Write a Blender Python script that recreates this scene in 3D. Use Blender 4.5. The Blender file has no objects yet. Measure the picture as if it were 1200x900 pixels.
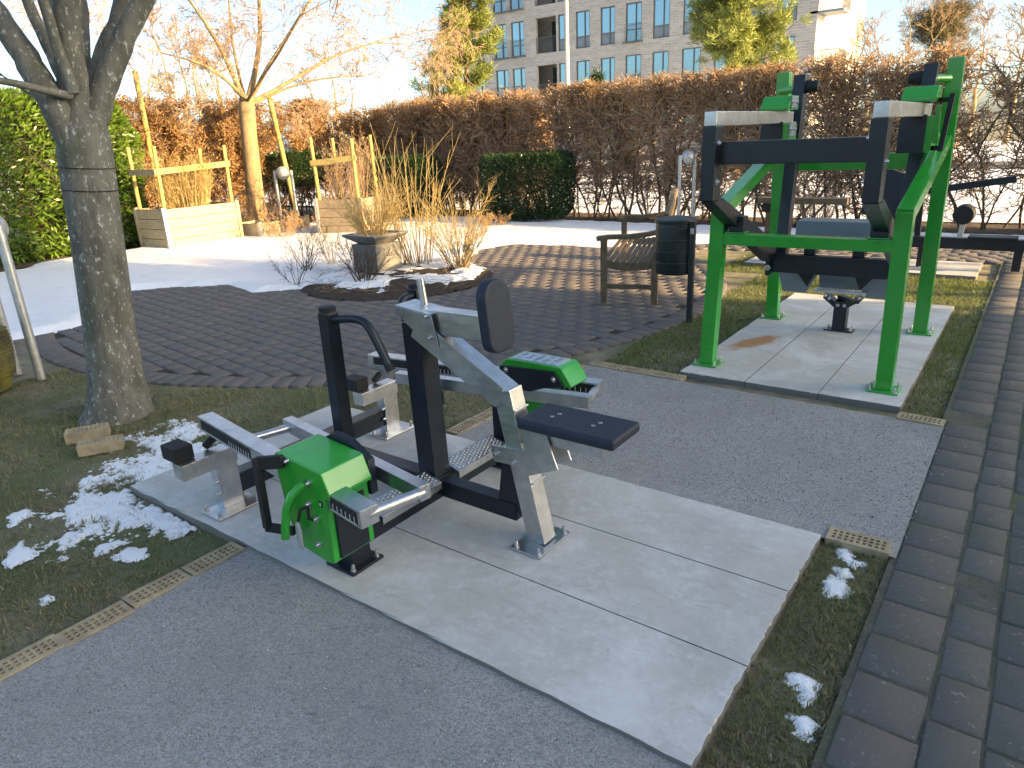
import bpy, bmesh, math, random
import numpy as np
from mathutils import Vector, Matrix
R = math.radians
random.seed(7); rng = np.random.default_rng(7)
SC = bpy.context.scene
COL = SC.collection
# ------------------------------------------------------------ camera
# world: x runs along the long side of the front slab, y along the brick path, z up; camera stands at 0,0
FPX, PITCH, ROLL, YAW, EYE = 815.5, R(19.4), R(-2.72), R(37.14), 1.6
_f = np.array([0, math.cos(PITCH), -math.sin(PITCH)]); _u = np.array([0, math.sin(PITCH), math.cos(PITCH)]); _x = np.array([1., 0, 0])
_X = math.cos(ROLL)*_x + math.sin(ROLL)*_u; _U = -math.sin(ROLL)*_x + math.cos(ROLL)*_u
_A = np.array([math.sin(YAW), math.cos(YAW), 0]); _B = np.array([math.cos(YAW), -math.sin(YAW), 0])
def toW(v): return np.array([v@_B, v@_A, v[2]])
CX, CU, CF = toW(_X), toW(_U), toW(_f); CC = np.array([0, 0, EYE])
cam = bpy.data.cameras.new('camera'); camo = bpy.data.objects.new('camera', cam); COL.objects.link(camo)
cam.sensor_width = 36; cam.lens = FPX/1200*36; cam.clip_start = .05; cam.clip_end = 900
camo.matrix_world = Matrix(((CX[0], CU[0], -CF[0], 0), (CX[1], CU[1], -CF[1], 0), (CX[2], CU[2], -CF[2], EYE), (0, 0, 0, 1)))
SC.camera = camo
# surveying helpers (photo pixel -> point on a real plane)
def ray(px, py): return CF + (px-600)/FPX*CX - (py-450)/FPX*CU
def onz(px, py, z=0.):
    d = ray(px, py); return CC + (z-EYE)/d[2]*d
def onx(px, py, b):
    d = ray(px, py); return CC + b/d[0]*d
def ony(px, py, a):
    d = ray(px, py); return CC + a/d[1]*d
_H = np.array([CF[0], CF[1], 0]); _H /= np.linalg.norm(_H)
def dep(px, py, dist):                      # on the upright plane at this distance ahead
    d = ray(px, py); return CC + dist/(d@_H)*d
# ------------------------------------------------------------ light
SUN_EL, SUN_X, SUN_Y = R(14), .985, .17
w = bpy.data.worlds.new('World'); SC.world = w; w.use_nodes = True
nt = w.node_tree; nt.nodes.clear()
sky = nt.nodes.new('ShaderNodeTexSky'); sky.sky_type = 'NISHITA'; sky.sun_disc = False
sky.sun_elevation = SUN_EL; sky.sun_rotation = math.atan2(SUN_X, SUN_Y); sky.altitude = 0; sky.air_density = .6; sky.dust_density = 2.2; sky.ozone_density = 1.5
bg = nt.nodes.new('ShaderNodeBackground'); bg.inputs[1].default_value = .15
wo = nt.nodes.new('ShaderNodeOutputWorld'); nt.links.new(sky.outputs[0], bg.inputs[0]); nt.links.new(bg.outputs[0], wo.inputs[0])
sl = bpy.data.lights.new('sun', 'SUN'); so = bpy.data.objects.new('sun', sl); COL.objects.link(so)
sl.energy = 5.0; sl.angle = R(.5); sl.color = (1, .70, .40)
hd = math.hypot(SUN_X, SUN_Y)
so.rotation_euler = Vector((-SUN_X/hd*math.cos(SUN_EL), -SUN_Y/hd*math.cos(SUN_EL), -math.sin(SUN_EL))).to_track_quat('-Z', 'Y').to_euler()
so.location = (30, 5, 12)
SC.view_settings.view_transform = 'Standard'; SC.view_settings.look = 'None'; SC.view_settings.gamma = 1
SC.view_settings.use_white_balance = True; SC.view_settings.white_balance_temperature = 7500; SC.view_settings.white_balance_tint = 4
SC.view_settings.exposure = 1.82; SC.view_settings.use_curve_mapping = False
SC.render.engine = 'CYCLES'; SC.cycles.max_bounces = 6; SC.cycles.transparent_max_bounces = 4
SC.cycles.diffuse_bounces = 3; SC.cycles.glossy_bounces = 3; SC.cycles.use_denoising = True

# ------------------------------------------------------------ materials
MATS = {}
def nodes(name):
    m = bpy.data.materials.new(name); m.use_nodes = True; t = m.node_tree
    return m, t, t.nodes['Principled BSDF']
def mixcol(t, fac, a, b):
    n = t.nodes.new('ShaderNodeMix'); n.data_type = 'RGBA'
    for i, v in ((0, fac), (6, a), (7, b)):
        if isinstance(v, (int, float)): n.inputs[i].default_value = v
        elif isinstance(v, tuple): n.inputs[i].default_value = (*v, 1)
        else: t.links.new(v, n.inputs[i])
    return n.outputs[2]
def mth(t, op, a, b=0., c=0.):
    n = t.nodes.new('ShaderNodeMath'); n.operation = op
    for i, v in enumerate((a, b, c)):
        if isinstance(v, (int, float)): n.inputs[i].default_value = v
        else: t.links.new(v, n.inputs[i])
    return n.outputs[0]
def ramp(t, fac, lo, hi):
    n = t.nodes.new('ShaderNodeMapRange'); n.inputs[1].default_value = lo; n.inputs[2].default_value = hi
    n.interpolation_type = 'SMOOTHSTEP'
    t.links.new(fac, n.inputs[0]); return n.outputs[0]
def coord(t, scale=None, loc=(0, 0, 0)):
    g = t.nodes.new('ShaderNodeNewGeometry')
    if scale is None: return g.outputs['Position']
    mp = t.nodes.new('ShaderNodeMapping'); mp.inputs['Scale'].default_value = scale; mp.inputs['Location'].default_value = loc
    t.links.new(g.outputs['Position'], mp.inputs[0]); return mp.outputs[0]
def noise(t, sc, det=4, rough=.6, vec=None, dist=0.):
    n = t.nodes.new('ShaderNodeTexNoise'); n.inputs['Scale'].default_value = sc; n.inputs['Detail'].default_value = det
    n.inputs['Roughness'].default_value = rough; n.inputs['Distortion'].default_value = dist
    t.links.new(vec if vec is not None else coord(t), n.inputs['Vector']); return n.outputs[0]
def voro(t, sc, out='Distance', vec=None, feat='F1'):
    n = t.nodes.new('ShaderNodeTexVoronoi'); n.feature = feat; n.inputs['Scale'].default_value = sc
    t.links.new(vec if vec is not None else coord(t), n.inputs['Vector']); return n.outputs[out]
def bump(t, bs, h, st, dist=.01):
    n = t.nodes.new('ShaderNodeBump'); n.inputs['Strength'].default_value = st; n.inputs['Distance'].default_value = dist
    t.links.new(h, n.inputs['Height']); t.links.new(n.outputs[0], bs.inputs['Normal'])
def island(t):
    g = t.nodes.new('ShaderNodeNewGeometry'); return g.outputs['Random Per Island']
def simple(name, c, rough=.5, metal=0., c2=None, ns=8, bst=0., bsc=60, rv=0., coat=0., bd=.003, vec=None):
    m, t, b = nodes(name); b.inputs['Roughness'].default_value = rough; b.inputs['Metallic'].default_value = metal
    b.inputs['Coat Weight'].default_value = coat; b.inputs['Coat Roughness'].default_value = .08
    if c2:
        f = ramp(t, noise(t, ns, 5, .65), .35, .65); t.links.new(mixcol(t, f, c, c2), b.inputs['Base Color'])
    else: b.inputs['Base Color'].default_value = (*c, 1)
    if rv:
        f = noise(t, ns*2.3, 4); t.links.new(mth(t, 'MULTIPLY_ADD', f, rv*2, rough-rv), b.inputs['Roughness'])
    if bst: bump(t, b, noise(t, bsc, 5), bst, bd)
    MATS[name] = m; return m
def leafmat(name, cols, trans=.35, rough=.5):
    m, t, b = nodes(name); r = island(t)
    cr = t.nodes.new('ShaderNodeValToRGB'); el = cr.color_ramp.elements
    while len(el) < len(cols): el.new(.5)
    for i, c in enumerate(cols): el[i].position = i/(len(cols)-1); el[i].color = (*c, 1)
    t.links.new(r, cr.inputs[0]); t.links.new(cr.outputs[0], b.inputs['Base Color']); b.inputs['Roughness'].default_value = rough
    if trans:
        tr = t.nodes.new('ShaderNodeBsdfTranslucent'); t.links.new(cr.outputs[0], tr.inputs[0])
        mx = t.nodes.new('ShaderNodeMixShader'); mx.inputs[0].default_value = trans
        t.links.new(b.outputs[0], mx.inputs[1]); t.links.new(tr.outputs[0], mx.inputs[2])
        t.links.new(mx.outputs[0], t.nodes['Material Output'].inputs[0])
    MATS[name] = m; return m
M = MATS
# steel with drawn, slightly mottled galvanised finish
m, t, b = nodes('steel'); b.inputs['Metallic'].default_value = 1
f = ramp(t, noise(t, 14, 6, .7), .3, .7); t.links.new(mixcol(t, f, (.50, .51, .52), (.66, .67, .68)), b.inputs['Base Color'])
f2 = noise(t, 60, 4, vec=coord(t, (.2, 1, 1))); t.links.new(mth(t, 'MULTIPLY_ADD', f2, .3, .2), b.inputs['Roughness'])
bump(t, b, noise(t, 260, 3), .12, .001); M['steel'] = m
simple('bolt', (.6, .6, .6), .28, 1, rv=.1, ns=80)
simple('black', (.006, .010, .018), .34, 0, c2=(.011, .016, .026), ns=9, rv=.12, bst=.15, bsc=500, bd=.0006)
simple('rubber', (.012, .012, .013), .7, 0, bst=.2, bsc=300, bd=.001)
simple('pad', (.009, .016, .032), .6, 0, c2=(.013, .021, .038), ns=30, bst=.35, bsc=700, bd=.0008)
simple('green', (.010, .30, .022), .3, 0, c2=(.014, .35, .03), ns=5, coat=.6, rv=.07, bst=.06, bsc=200, bd=.001)
simple('plate', (.30, .40, .50), .35, .1, c2=(.42, .5, .58), ns=60)
simple('white', (.7, .7, .68), .5); simple('tag', (.45, .45, .43), .5, 0, c2=(.35, .35, .34), ns=40)
simple('lampmetal', (.50, .51, .50), .45, .5, c2=(.40, .41, .40), ns=20, rv=.12)
simple('lampglass', (.62, .60, .55), .18, 0, c2=(.52, .5, .46), ns=12, coat=.5)
simple('binmetal', (.012, .02, .022), .42, .0, c2=(.02, .028, .03), ns=14, rv=.12)
simple('teak', (.10, .075, .045), .75, 0, c2=(.17, .13, .08), ns=16, bst=.5, bsc=70, bd=.002)
# concrete
def concrete(name, base=(.64, .63, .61), rust=None, wet=(.46, .45, .42)):
    m, t, b = nodes(name); b.inputs['Roughness'].default_value = .85
    big = ramp(t, noise(t, 2.2, 6, .62, dist=.6), .34, .68); c = mixcol(t, big, wet, base)
    fine = noise(t, 24, 6, .75); c = mixcol(t, mth(t, 'MULTIPLY', ramp(t, fine, .45, .65), .35), c, (.74, .74, .73))
    st = ramp(t, noise(t, 9, 7, .8, dist=1.5), .60, .70); c = mixcol(t, mth(t, 'MULTIPLY', st, .6), c, (.30, .285, .25)); c = mixcol(t, mth(t, 'MULTIPLY', ramp(t, noise(t, 17, 8, .85, dist=2.), .60, .64), .5), c, (.25, .24, .22))
    sp = ramp(t, voro(t, 34), .075, .045); sp2 = ramp(t, noise(t, 11, 2), .55, .62)
    c = mixcol(t, mth(t, 'MULTIPLY', mth(t, 'MULTIPLY', sp, sp2), .9), c, (.13, .125, .12))
    c = mixcol(t, mth(t, 'MULTIPLY', ramp(t, noise(t, 1.3, 7, .7, dist=1.2), .44, .62), .6), c, (.47, .445, .395))
    c = mixcol(t, mth(t, 'MULTIPLY', ramp(t, noise(t, 5.5, 8, .8, vec=coord(t, (.5, 2.2, 1)), dist=.8), .54, .66), .5), c, (.38, .36, .31))
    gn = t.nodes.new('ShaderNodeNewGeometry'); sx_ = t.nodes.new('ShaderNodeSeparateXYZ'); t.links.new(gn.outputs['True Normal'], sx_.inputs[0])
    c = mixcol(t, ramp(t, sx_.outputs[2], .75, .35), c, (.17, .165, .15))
    if rust:
        cx, cy, sx, sy, an = rust
        sub = t.nodes.new('ShaderNodeVectorMath'); sub.operation = 'SUBTRACT'; sub.inputs[1].default_value = (cx, cy, 0)
        t.links.new(coord(t), sub.inputs[0])
        mp = t.nodes.new('ShaderNodeMapping'); mp.vector_type = 'TEXTURE'; mp.inputs['Rotation'].default_value = (0, 0, an); mp.inputs['Scale'].default_value = (sx, sy, 1)
        t.links.new(sub.outputs[0], mp.inputs[0])
        ln = t.nodes.new('ShaderNodeVectorMath'); ln.operation = 'LENGTH'; t.links.new(mp.outputs[0], ln.inputs[0])
        d = mth(t, 'ADD', ln.outputs['Value'], mth(t, 'MULTIPLY', mth(t, 'SUBTRACT', noise(t, 9, 6, .7), .5), 1.8))
        c = mixcol(t, mth(t, 'MULTIPLY', ramp(t, d, 1.2, .55), .9), c, (.42, .19, .05))
    t.links.new(c, b.inputs['Base Color'])
    bump(t, b, mth(t, 'ADD', noise(t, 90, 6, .75), mth(t, 'MULTIPLY', noise(t, 6, 3), 1.5)), .45, .003); M[name] = m; return m
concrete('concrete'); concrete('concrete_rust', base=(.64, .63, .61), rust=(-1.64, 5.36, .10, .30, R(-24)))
concrete('concrete_old', (.30, .29, .265), wet=(.19, .18, .16))
# gravel
m, t, b = nodes('gravel'); b.inputs['Roughness'].default_value = .9
cv = voro(t, 210, 'Color'); sep = t.nodes.new('ShaderNodeSeparateColor'); t.links.new(cv, sep.inputs[0])
c = mixcol(t, sep.outputs[0], (.225, .22, .212), (.44, .43, .415)); c = mixcol(t, ramp(t, sep.outputs[1], .86, .95), c, (.42, .42, .43))
c = mixcol(t, mth(t, 'MULTIPLY', ramp(t, noise(t, 1.6, 5, .6), .42, .7), .45), c, (.25, .245, .235))
c = mixcol(t, mth(t, 'MULTIPLY', ramp(t, noise(t, 7, 5, .7), .55, .75), .3), c, (.19, .187, .18))
t.links.new(c, b.inputs['Base Color']); bump(t, b, mth(t, 'ADD', mth(t, 'MULTIPLY', voro(t, 210), -1.), mth(t, 'MULTIPLY', noise(t, 40, 3), .2)), .8, .005); M['gravel'] = m
leafmat('pebbles', [(.17, .17, .17), (.24, .235, .23), (.32, .315, .31), (.50, .50, .49)], 0, .9)
# pavers
def paver(name, cols, moss):
    m, t, b = nodes(name); b.inputs['Roughness'].default_value = .95; b.inputs['Specular IOR Level'].default_value = .2
    r = island(t); cr = t.nodes.new('ShaderNodeValToRGB'); el = cr.color_ramp.elements
    while len(el) < len(cols): el.new(.5)
    for i, c in enumerate(cols): el[i].position = i/(len(cols)-1); el[i].color = (*c, 1)
    t.links.new(r, cr.inputs[0]); c = cr.outputs[0]
    c = mixcol(t, mth(t, 'MULTIPLY', ramp(t, noise(t, 3, 5, .7), .45, .7), .5), c, moss)
    c = mixcol(t, mth(t, 'MULTIPLY', ramp(t, noise(t, 70, 5, .8), .5, .75), .5), c, (.22, .21, .205))
    c = mixcol(t, mth(t, 'MULTIPLY', ramp(t, noise(t, 38, 4, .8), .60, .70), .6), c, (.40, .40, .39))
    t.links.new(c, b.inputs['Base Color']); bump(t, b, noise(t, 90, 6, .85), .8, .006); M[name] = m
paver('paver_path', [(.125, .12, .115), (.15, .146, .136), (.155, .138, .13), (.135, .133, .122), (.14, .128, .12)], (.115, .125, .09))
paver('paver_plaza', [(.165, .145, .14), (.145, .135, .13), (.18, .155, .145), (.15, .145, .138)], (.14, .145, .13))
# soil, lawn ground
def soil(name, cols, sc=6):
    m, t, b = nodes(name); b.inputs['Roughness'].default_value = .95
    c = mixcol(t, ramp(t, noise(t, sc, 6, .7), .35, .65), cols[0], cols[1]); c = mixcol(t, ramp(t, noise(t, 1.1, 4, .6), .45, .6), c, cols[2])
    c = mixcol(t, ramp(t, noise(t, 110, 4, .8), .55, .7), c, cols[3])
    t.links.new(c, b.inputs['Base Color']); bump(t, b, noise(t, 70, 6, .8), .9, .02); M[name] = m
soil('lawn', [(.20, .175, .12), (.33, .29, .20), (.16, .18, .085), (.11, .095, .065)])
soil('jointfill', [(.10, .10, .075), (.15, .145, .115), (.11, .135, .07), (.26, .25, .22)], 20)
soil('soil', [(.035, .026, .02), (.06, .045, .032), (.045, .035, .025), (.09, .07, .05)], 12)
soil('litter', [(.07, .045, .028), (.12, .075, .04), (.05, .035, .025), (.16, .10, .05)], 14)
leafmat('blades', [(.18, .22, .08), (.24, .27, .10), (.32, .30, .15), (.20, .23, .085), (.15, .18, .07)], .3)
leafmat('blades_straw', [(.38, .33, .21), (.30, .25, .15), (.46, .40, .27), (.22, .19, .11)], .2, .8)
leafmat('blades_green', [(.11, .18, .035), (.16, .22, .045), (.24, .24, .08), (.13, .19, .035)], .35)
# snow
m, t, b = nodes('snow'); b.inputs['Roughness'].default_value = .55
c = mixcol(t, mth(t, 'MULTIPLY', ramp(t, noise(t, 4, 6, .7), .5, .75), .35), (.86, .88, .91), (.62, .62, .60))
t.links.new(c, b.inputs['Base Color']); b.inputs['Subsurface Weight'].default_value = .15; b.inputs['Subsurface Radius'].default_value = (.02, .03, .04)
bump(t, b, mth(t, 'ADD', noise(t, 22, 5, .7), mth(t, 'MULTIPLY', noise(t, 150, 3), .25)), .6, .02); M['snow'] = m
# bark
def bark(name, c1, c2, lich, la=.62):
    m, t, b = nodes(name); b.inputs['Roughness'].default_value = .9
    c = mixcol(t, ramp(t, noise(t, 9, 6, .7, vec=coord(t, (1, 1, .35))), .35, .65), c1, c2)
    c = mixcol(t, mth(t, 'MULTIPLY', ramp(t, noise(t, 38, 5, .75, vec=coord(t, (1, 1, .6))), la, la+.06), .8), c, lich)
    c = mixcol(t, mth(t, 'MULTIPLY', ramp(t, noise(t, 3.5, 4, .6), .5, .7), .5), c, (.085, .10, .055))
    t.links.new(c, b.inputs['Base Color']); bump(t, b, noise(t, 30, 6, .75, vec=coord(t, (1, 1, .3))), .8, .012); M[name] = m
bark('bark', (.095, .092, .075), (.18, .175, .145), (.50, .51, .47), .57); bark('bark_light', (.22, .16, .085), (.32, .24, .13), (.4, .33, .2))
bark('bark_pine', (.20, .13, .07), (.14, .10, .06), (.25, .2, .12), .7)
leafmat('twig', [(.36, .25, .16), (.44, .31, .20), (.27, .185, .125)], 0, .85)
leafmat('twig_dark', [(.055, .04, .03), (.10, .07, .045), (.07, .05, .04)], 0, .85)
leafmat('twig_yellow', [(.46, .34, .12), (.36, .27, .12), (.52, .40, .17)], 0, .7)
leafmat('twig_light', [(.30, .21, .12), (.22, .15, .10), (.36, .25, .15)], 0, .8)
leafmat('beech_leaf', [(.42, .23, .09), (.50, .30, .12), (.32, .19, .09), (.60, .40, .17)], .5, .6)
leafmat('laurel_leaf', [(.05, .11, .015), (.09, .17, .02), (.14, .22, .03), (.07, .13, .02)], .3, .28)
leafmat('box_leaf', [(.014, .04, .012), (.022, .055, .016), (.03, .07, .02), (.05, .09, .04)], .2, .3)
leafmat('pine_needle', [(.20, .25, .05), (.30, .33, .07), (.13, .18, .04), (.38, .36, .09)], .3, .55)
leafmat('far_needle', [(.14, .10, .045), (.09, .09, .035), (.17, .13, .06)], .2, .7)
# timber
def timber(name, c1, c2, vecs=(1, 1, 6)):
    m, t, b = nodes(name); b.inputs['Roughness'].default_value = .8
    c = mixcol(t, ramp(t, noise(t, 7, 6, .7, vec=coord(t, vecs), dist=.5), .35, .65), c1, c2)
    c = mixcol(t, mth(t, 'MULTIPLY', ramp(t, noise(t, 13, 5, .75), .62, .68), .7), c, (.09, .065, .04))
    t.links.new(c, b.inputs['Base Color']); bump(t, b, noise(t, 18, 5, .7, vec=coord(t, vecs)), .4, .004); M[name] = m
timber('timber', (.34, .27, .17), (.46, .38, .25)); timber('timber_old', (.24, .18, .12), (.32, .25, .17)); timber('stake', (.34, .25, .08), (.46, .36, .13), (4, 4, 1))
# yellow clay brick
simple('clay', (.42, .345, .215), .85, 0, c2=(.30, .235, .15), ns=14, bst=.5, bsc=120, bd=.003)
simple('pot_clay', (.17, .15, .03), .8, 0, c2=(.08, .075, .04), ns=7, bst=.5, bsc=40, bd=.01)
# building
def brickwall(name, c1, c2, mo):
    m, t, b = nodes(name); b.inputs['Roughness'].default_value = .9
    g = t.nodes.new('ShaderNodeNewGeometry'); s = t.nodes.new('ShaderNodeSeparateXYZ'); t.links.new(g.outputs['Position'], s.inputs[0])
    cb = t.nodes.new('ShaderNodeCombineXYZ'); t.links.new(mth(t, 'ADD', s.outputs[0], s.outputs[1]), cb.inputs[0]); t.links.new(s.outputs[2], cb.inputs[1])
    br = t.nodes.new('ShaderNodeTexBrick'); br.inputs['Scale'].default_value = 1; br.inputs['Brick Width'].default_value = .48; br.inputs['Row Height'].default_value = .15
    br.inputs['Mortar Size'].default_value = .02; br.inputs['Color1'].default_value = (*c1, 1); br.inputs['Color2'].default_value = (*c2, 1); br.inputs['Mortar'].default_value = (*mo, 1)
    t.links.new(cb.outputs[0], br.inputs['Vector'])
    c = mixcol(t, mth(t, 'MULTIPLY', ramp(t, noise(t, 1.3, 6, .7, vec=coord(t, (.4, .4, 2))), .4, .7), .45), br.outputs[0], c2)
    t.links.new(c, b.inputs['Base Color']); bump(t, b, br.outputs['Fac'], -.3, .01); M[name] = m
brickwall('grey_brick', (.45, .42, .38), (.32, .30, .27), (.49, .46, .42)); brickwall('red_brick', (.22, .10, .07), (.15, .07, .05), (.3, .27, .24))
m, t, b = nodes('glass'); b.inputs['Base Color'].default_value = (.25, .38, .42, 1); b.inputs['Metallic'].default_value = .85; b.inputs['Roughness'].default_value = .05
bump(t, b, noise(t, 1.2, 2), .1, .01); M['glass'] = m
simple('frame', (.10, .11, .115), .5); simple('panel', (.20, .24, .27), .5, 0, c2=(.16, .2, .23), ns=2); simple('dark', (.03, .03, .03), .8)
simple('blind', (.55, .46, .33), .8); simple('asphalt', (.055, .055, .058), .9, 0, c2=(.075, .075, .078), ns=3); simple('mast', (.55, .52, .42), .5, .2)
simple('rooftile', (.30, .12, .07), .8)

# ------------------------------------------------------------ object helpers
def rootloc(o):
    while o.parent: o = o.parent
    return np.array(o.location)
def tag(o, label=None, cat=None, group=None, kind=None):
    for k, v in (('label', label), ('category', cat), ('group', group), ('kind', kind)):
        if v: o[k] = v
    return o
def empty(name, loc, label, cat, group=None):
    o = bpy.data.objects.new(name, None); COL.objects.link(o); o.location = loc; o.empty_display_size = .2
    return tag(o, label, cat, group)
class MB:
    def __init__(s): s.v = []; s.f = []; s.n = 0
    def add(s, v, f):
        v = np.asarray(v, float).reshape(-1, 3); s.v.append(v); s.f += [tuple(i+s.n for i in q) for q in f]; s.n += len(v); return s
    def box(s, c, d, ax=None):
        c = np.array(c, float); ax = np.eye(3) if ax is None else np.array(ax, float)
        v = [c + x*d[0]/2*ax[0] + y*d[1]/2*ax[1] + z*d[2]/2*ax[2] for z in (-1, 1) for y in (-1, 1) for x in (-1, 1)]
        return s.add(v, [(0, 2, 3, 1), (4, 5, 7, 6), (0, 1, 5, 4), (2, 6, 7, 3), (1, 3, 7, 5), (0, 4, 6, 2)])
    def beam(s, p, q, wd, ht, side=None):   # side: horizontal width axis
        p = np.array(p, float); q = np.array(q, float); d = q-p; L = np.linalg.norm(d); d /= L
        if side is None:
            side = np.cross(d, (0, 0, 1)); side = side if np.linalg.norm(side) > 1e-3 else np.array([0, 1., 0])
        side = np.array(side, float); side -= side@d*d; side /= np.linalg.norm(side); up = np.cross(d, side)
        return s.box((p+q)/2, (L, wd, ht), (d, side, up))
    def tube(s, pts, rad, n=8, cap=True):
        pts = np.asarray(pts, float); k = len(pts); rad = np.broadcast_to(np.asarray(rad, float), (k,))
        tg = np.gradient(pts, axis=0); tg /= np.linalg.norm(tg, axis=1)[:, None]+1e-12
        a = np.array([0, 0, 1.]) if abs(tg[0][2]) < .9 else np.array([1., 0, 0])
        vs = []
        for i in range(k):
            a = a - a@tg[i]*tg[i]; a /= np.linalg.norm(a)+1e-12; bb = np.cross(tg[i], a)
            an = np.arange(n)*2*math.pi/n
            vs.append(pts[i]+rad[i]*(np.cos(an)[:, None]*a+np.sin(an)[:, None]*bb))
        f = [(i*n+j, i*n+(j+1) % n, (i+1)*n+(j+1) % n, (i+1)*n+j) for i in range(k-1) for j in range(n)]
        if cap: f += [tuple(range(n))[::-1], tuple((k-1)*n+j for j in range(n))]
        return s.add(np.concatenate(vs), f)
    def prism(s, prof, d):                  # closed profile (3D points) pushed along d
        prof = np.asarray(prof, float); k = len(prof); d = np.array(d, float)
        f = [tuple(range(k)), tuple(range(k, 2*k))[::-1]] + [(i, i+k, (i+1) % k+k, (i+1) % k) for i in range(k)]
        return s.add(np.concatenate([prof, prof+d]), f)
    def lathe(s, c, prof, n=24, ax=None):   # prof: (r, h) pairs
        c = np.array(c, float); ax = np.eye(3) if ax is None else np.array(ax, float); vs = []
        for r, h in prof:
            an = np.arange(n)*2*math.pi/n
            vs.append(c + r*np.cos(an)[:, None]*ax[0] + r*np.sin(an)[:, None]*ax[1] + h*ax[2])
        k = len(prof); f = [(i*n+j, i*n+(j+1) % n, (i+1)*n+(j+1) % n, (i+1)*n+j) for i in range(k-1) for j in range(n)]
        f += [tuple(range(n))[::-1], tuple((k-1)*n+j for j in range(n))]
        return s.add(np.concatenate(vs), f)
    def build(s, name, mat, parent=None, bev=0., seg=2, smooth=False, label=None):
        v = np.concatenate(s.v) if s.v else np.zeros((0, 3))
        if parent is not None: v = v - rootloc(parent)
        me = bpy.data.meshes.new(name); me.from_pydata(v.tolist(), [], s.f); me.validate()
        bm = bmesh.new(); bm.from_mesh(me)
        if not getattr(s, 'flat', False): bmesh.ops.recalc_face_normals(bm, faces=bm.faces)
        if bev:
            ed = [e for e in bm.edges if len(e.link_faces) == 2 and e.calc_face_angle(0) > R(28)]
            bmesh.ops.bevel(bm, geom=ed, offset=bev, segments=seg, affect='EDGES', profile=.6, clamp_overlap=True)
        bm.to_mesh(me); bm.free()
        if smooth or bev:
            me.polygons.foreach_set('use_smooth', [True]*len(me.polygons))
            me.set_sharp_from_angle(angle=R(40))
        o = bpy.data.objects.new(name, me); COL.objects.link(o); o.parent = parent
        me.materials.append(M[mat] if isinstance(mat, str) else mat)
        if bev: wn = o.modifiers.new('weighted', 'WEIGHTED_NORMAL'); wn.keep_sharp = True; wn.weight = 100
        if label: o['label'] = label
        return o
def rawmesh(name, V, F, mat, parent=None):
    """fast mesh from numpy: V (n,3), F (m,k)"""
    V = np.asarray(V, np.float32)
    if parent is not None: V = V - rootloc(parent).astype(np.float32)
    F = np.asarray(F, np.int32); k = F.shape[1]
    me = bpy.data.meshes.new(name); me.vertices.add(len(V)); me.vertices.foreach_set('co', V.ravel())
    me.loops.add(F.size); me.loops.foreach_set('vertex_index', F.ravel()); me.polygons.add(len(F))
    me.polygons.foreach_set('loop_start', np.arange(len(F), dtype=np.int32)*k); me.update(calc_edges=True)
    o = bpy.data.objects.new(name, me); COL.objects.link(o); o.parent = parent; me.materials.append(M[mat]); return o
def rvec(n):
    v = rng.normal(size=(n, 3)); return v/np.linalg.norm(v, axis=1)[:, None]
def leaves(P, L, W, dirs=None, bend=.25):
    """folded lance leaf (2 quads) at every point"""
    n = len(P); d = rvec(n) if dirs is None else dirs/np.linalg.norm(dirs, axis=1)[:, None]
    s_ = np.cross(d, rvec(n)); s_ /= np.linalg.norm(s_, axis=1)[:, None]+1e-9; u = np.cross(s_, d)
    L = np.broadcast_to(L, (n,))[:, None]*rng.uniform(.7, 1.25, (n, 1)); W = np.broadcast_to(W, (n,))[:, None]*rng.uniform(.75, 1.2, (n, 1))
    a = P; m1 = P+d*L*.5-u*bend*W; tip = P+d*L; l = P+d*L*.45+s_*W*.5+u*bend*W; r = P+d*L*.45-s_*W*.5+u*bend*W
    V = np.stack([a, l, tip, r], 1).reshape(-1, 3); F = np.arange(n*4).reshape(-1, 4); return V, F
class Segs:
    """many thin straight 3-sided tapering segments"""
    def __init__(s): s.p = []; s.q = []; s.r0 = []; s.r1 = []
    def line(s, pts, r0, r1):
        k = len(pts)-1
        for i in range(k):
            s.p.append(pts[i]); s.q.append(pts[i+1]); s.r0.append(r0+(r1-r0)*i/k); s.r1.append(r0+(r1-r0)*(i+1)/k)
    def build(s, name, mat, parent=None):
        P = np.array(s.p); Q = np.array(s.q); r0 = np.array(s.r0)[:, None]; r1 = np.array(s.r1)[:, None]; n = len(P)
        d = Q-P; d /= np.linalg.norm(d, axis=1)[:, None]+1e-9; ref = np.where(np.abs(d[:, 2:3]) < .8, [[0, 0, 1.]], [[1., 0, 0]])
        a = np.cross(d, ref); a /= np.linalg.norm(a, axis=1)[:, None]; bb = np.cross(d, a); V = []
        for base, r in ((P, r0), (Q, r1)):
            for k in range(3):
                an = k*2*math.pi/3; V.append(base+r*(math.cos(an)*a+math.sin(an)*bb))
        V = np.stack(V, 1).reshape(-1, 3); i = np.arange(n)[:, None]*6
        F = np.concatenate([i+np.array([[0, 1, 4, 3]]), i+np.array([[1, 2, 5, 4]]), i+np.array([[2, 0, 3, 5]])])
        return rawmesh(name, V, F, mat, parent)
def wob(p, d, L, k, j, droop=0., up=0.):
    """wobbly polyline"""
    p = np.array(p, float); d = np.array(d, float); d /= np.linalg.norm(d); pts = [p.copy()]
    for i in range(k):
        d = d + rng.normal(size=3)*j + np.array([0, 0, up-droop]); d /= np.linalg.norm(d); p = p+d*L/k; pts.append(p.copy())
    return np.array(pts), d
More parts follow.
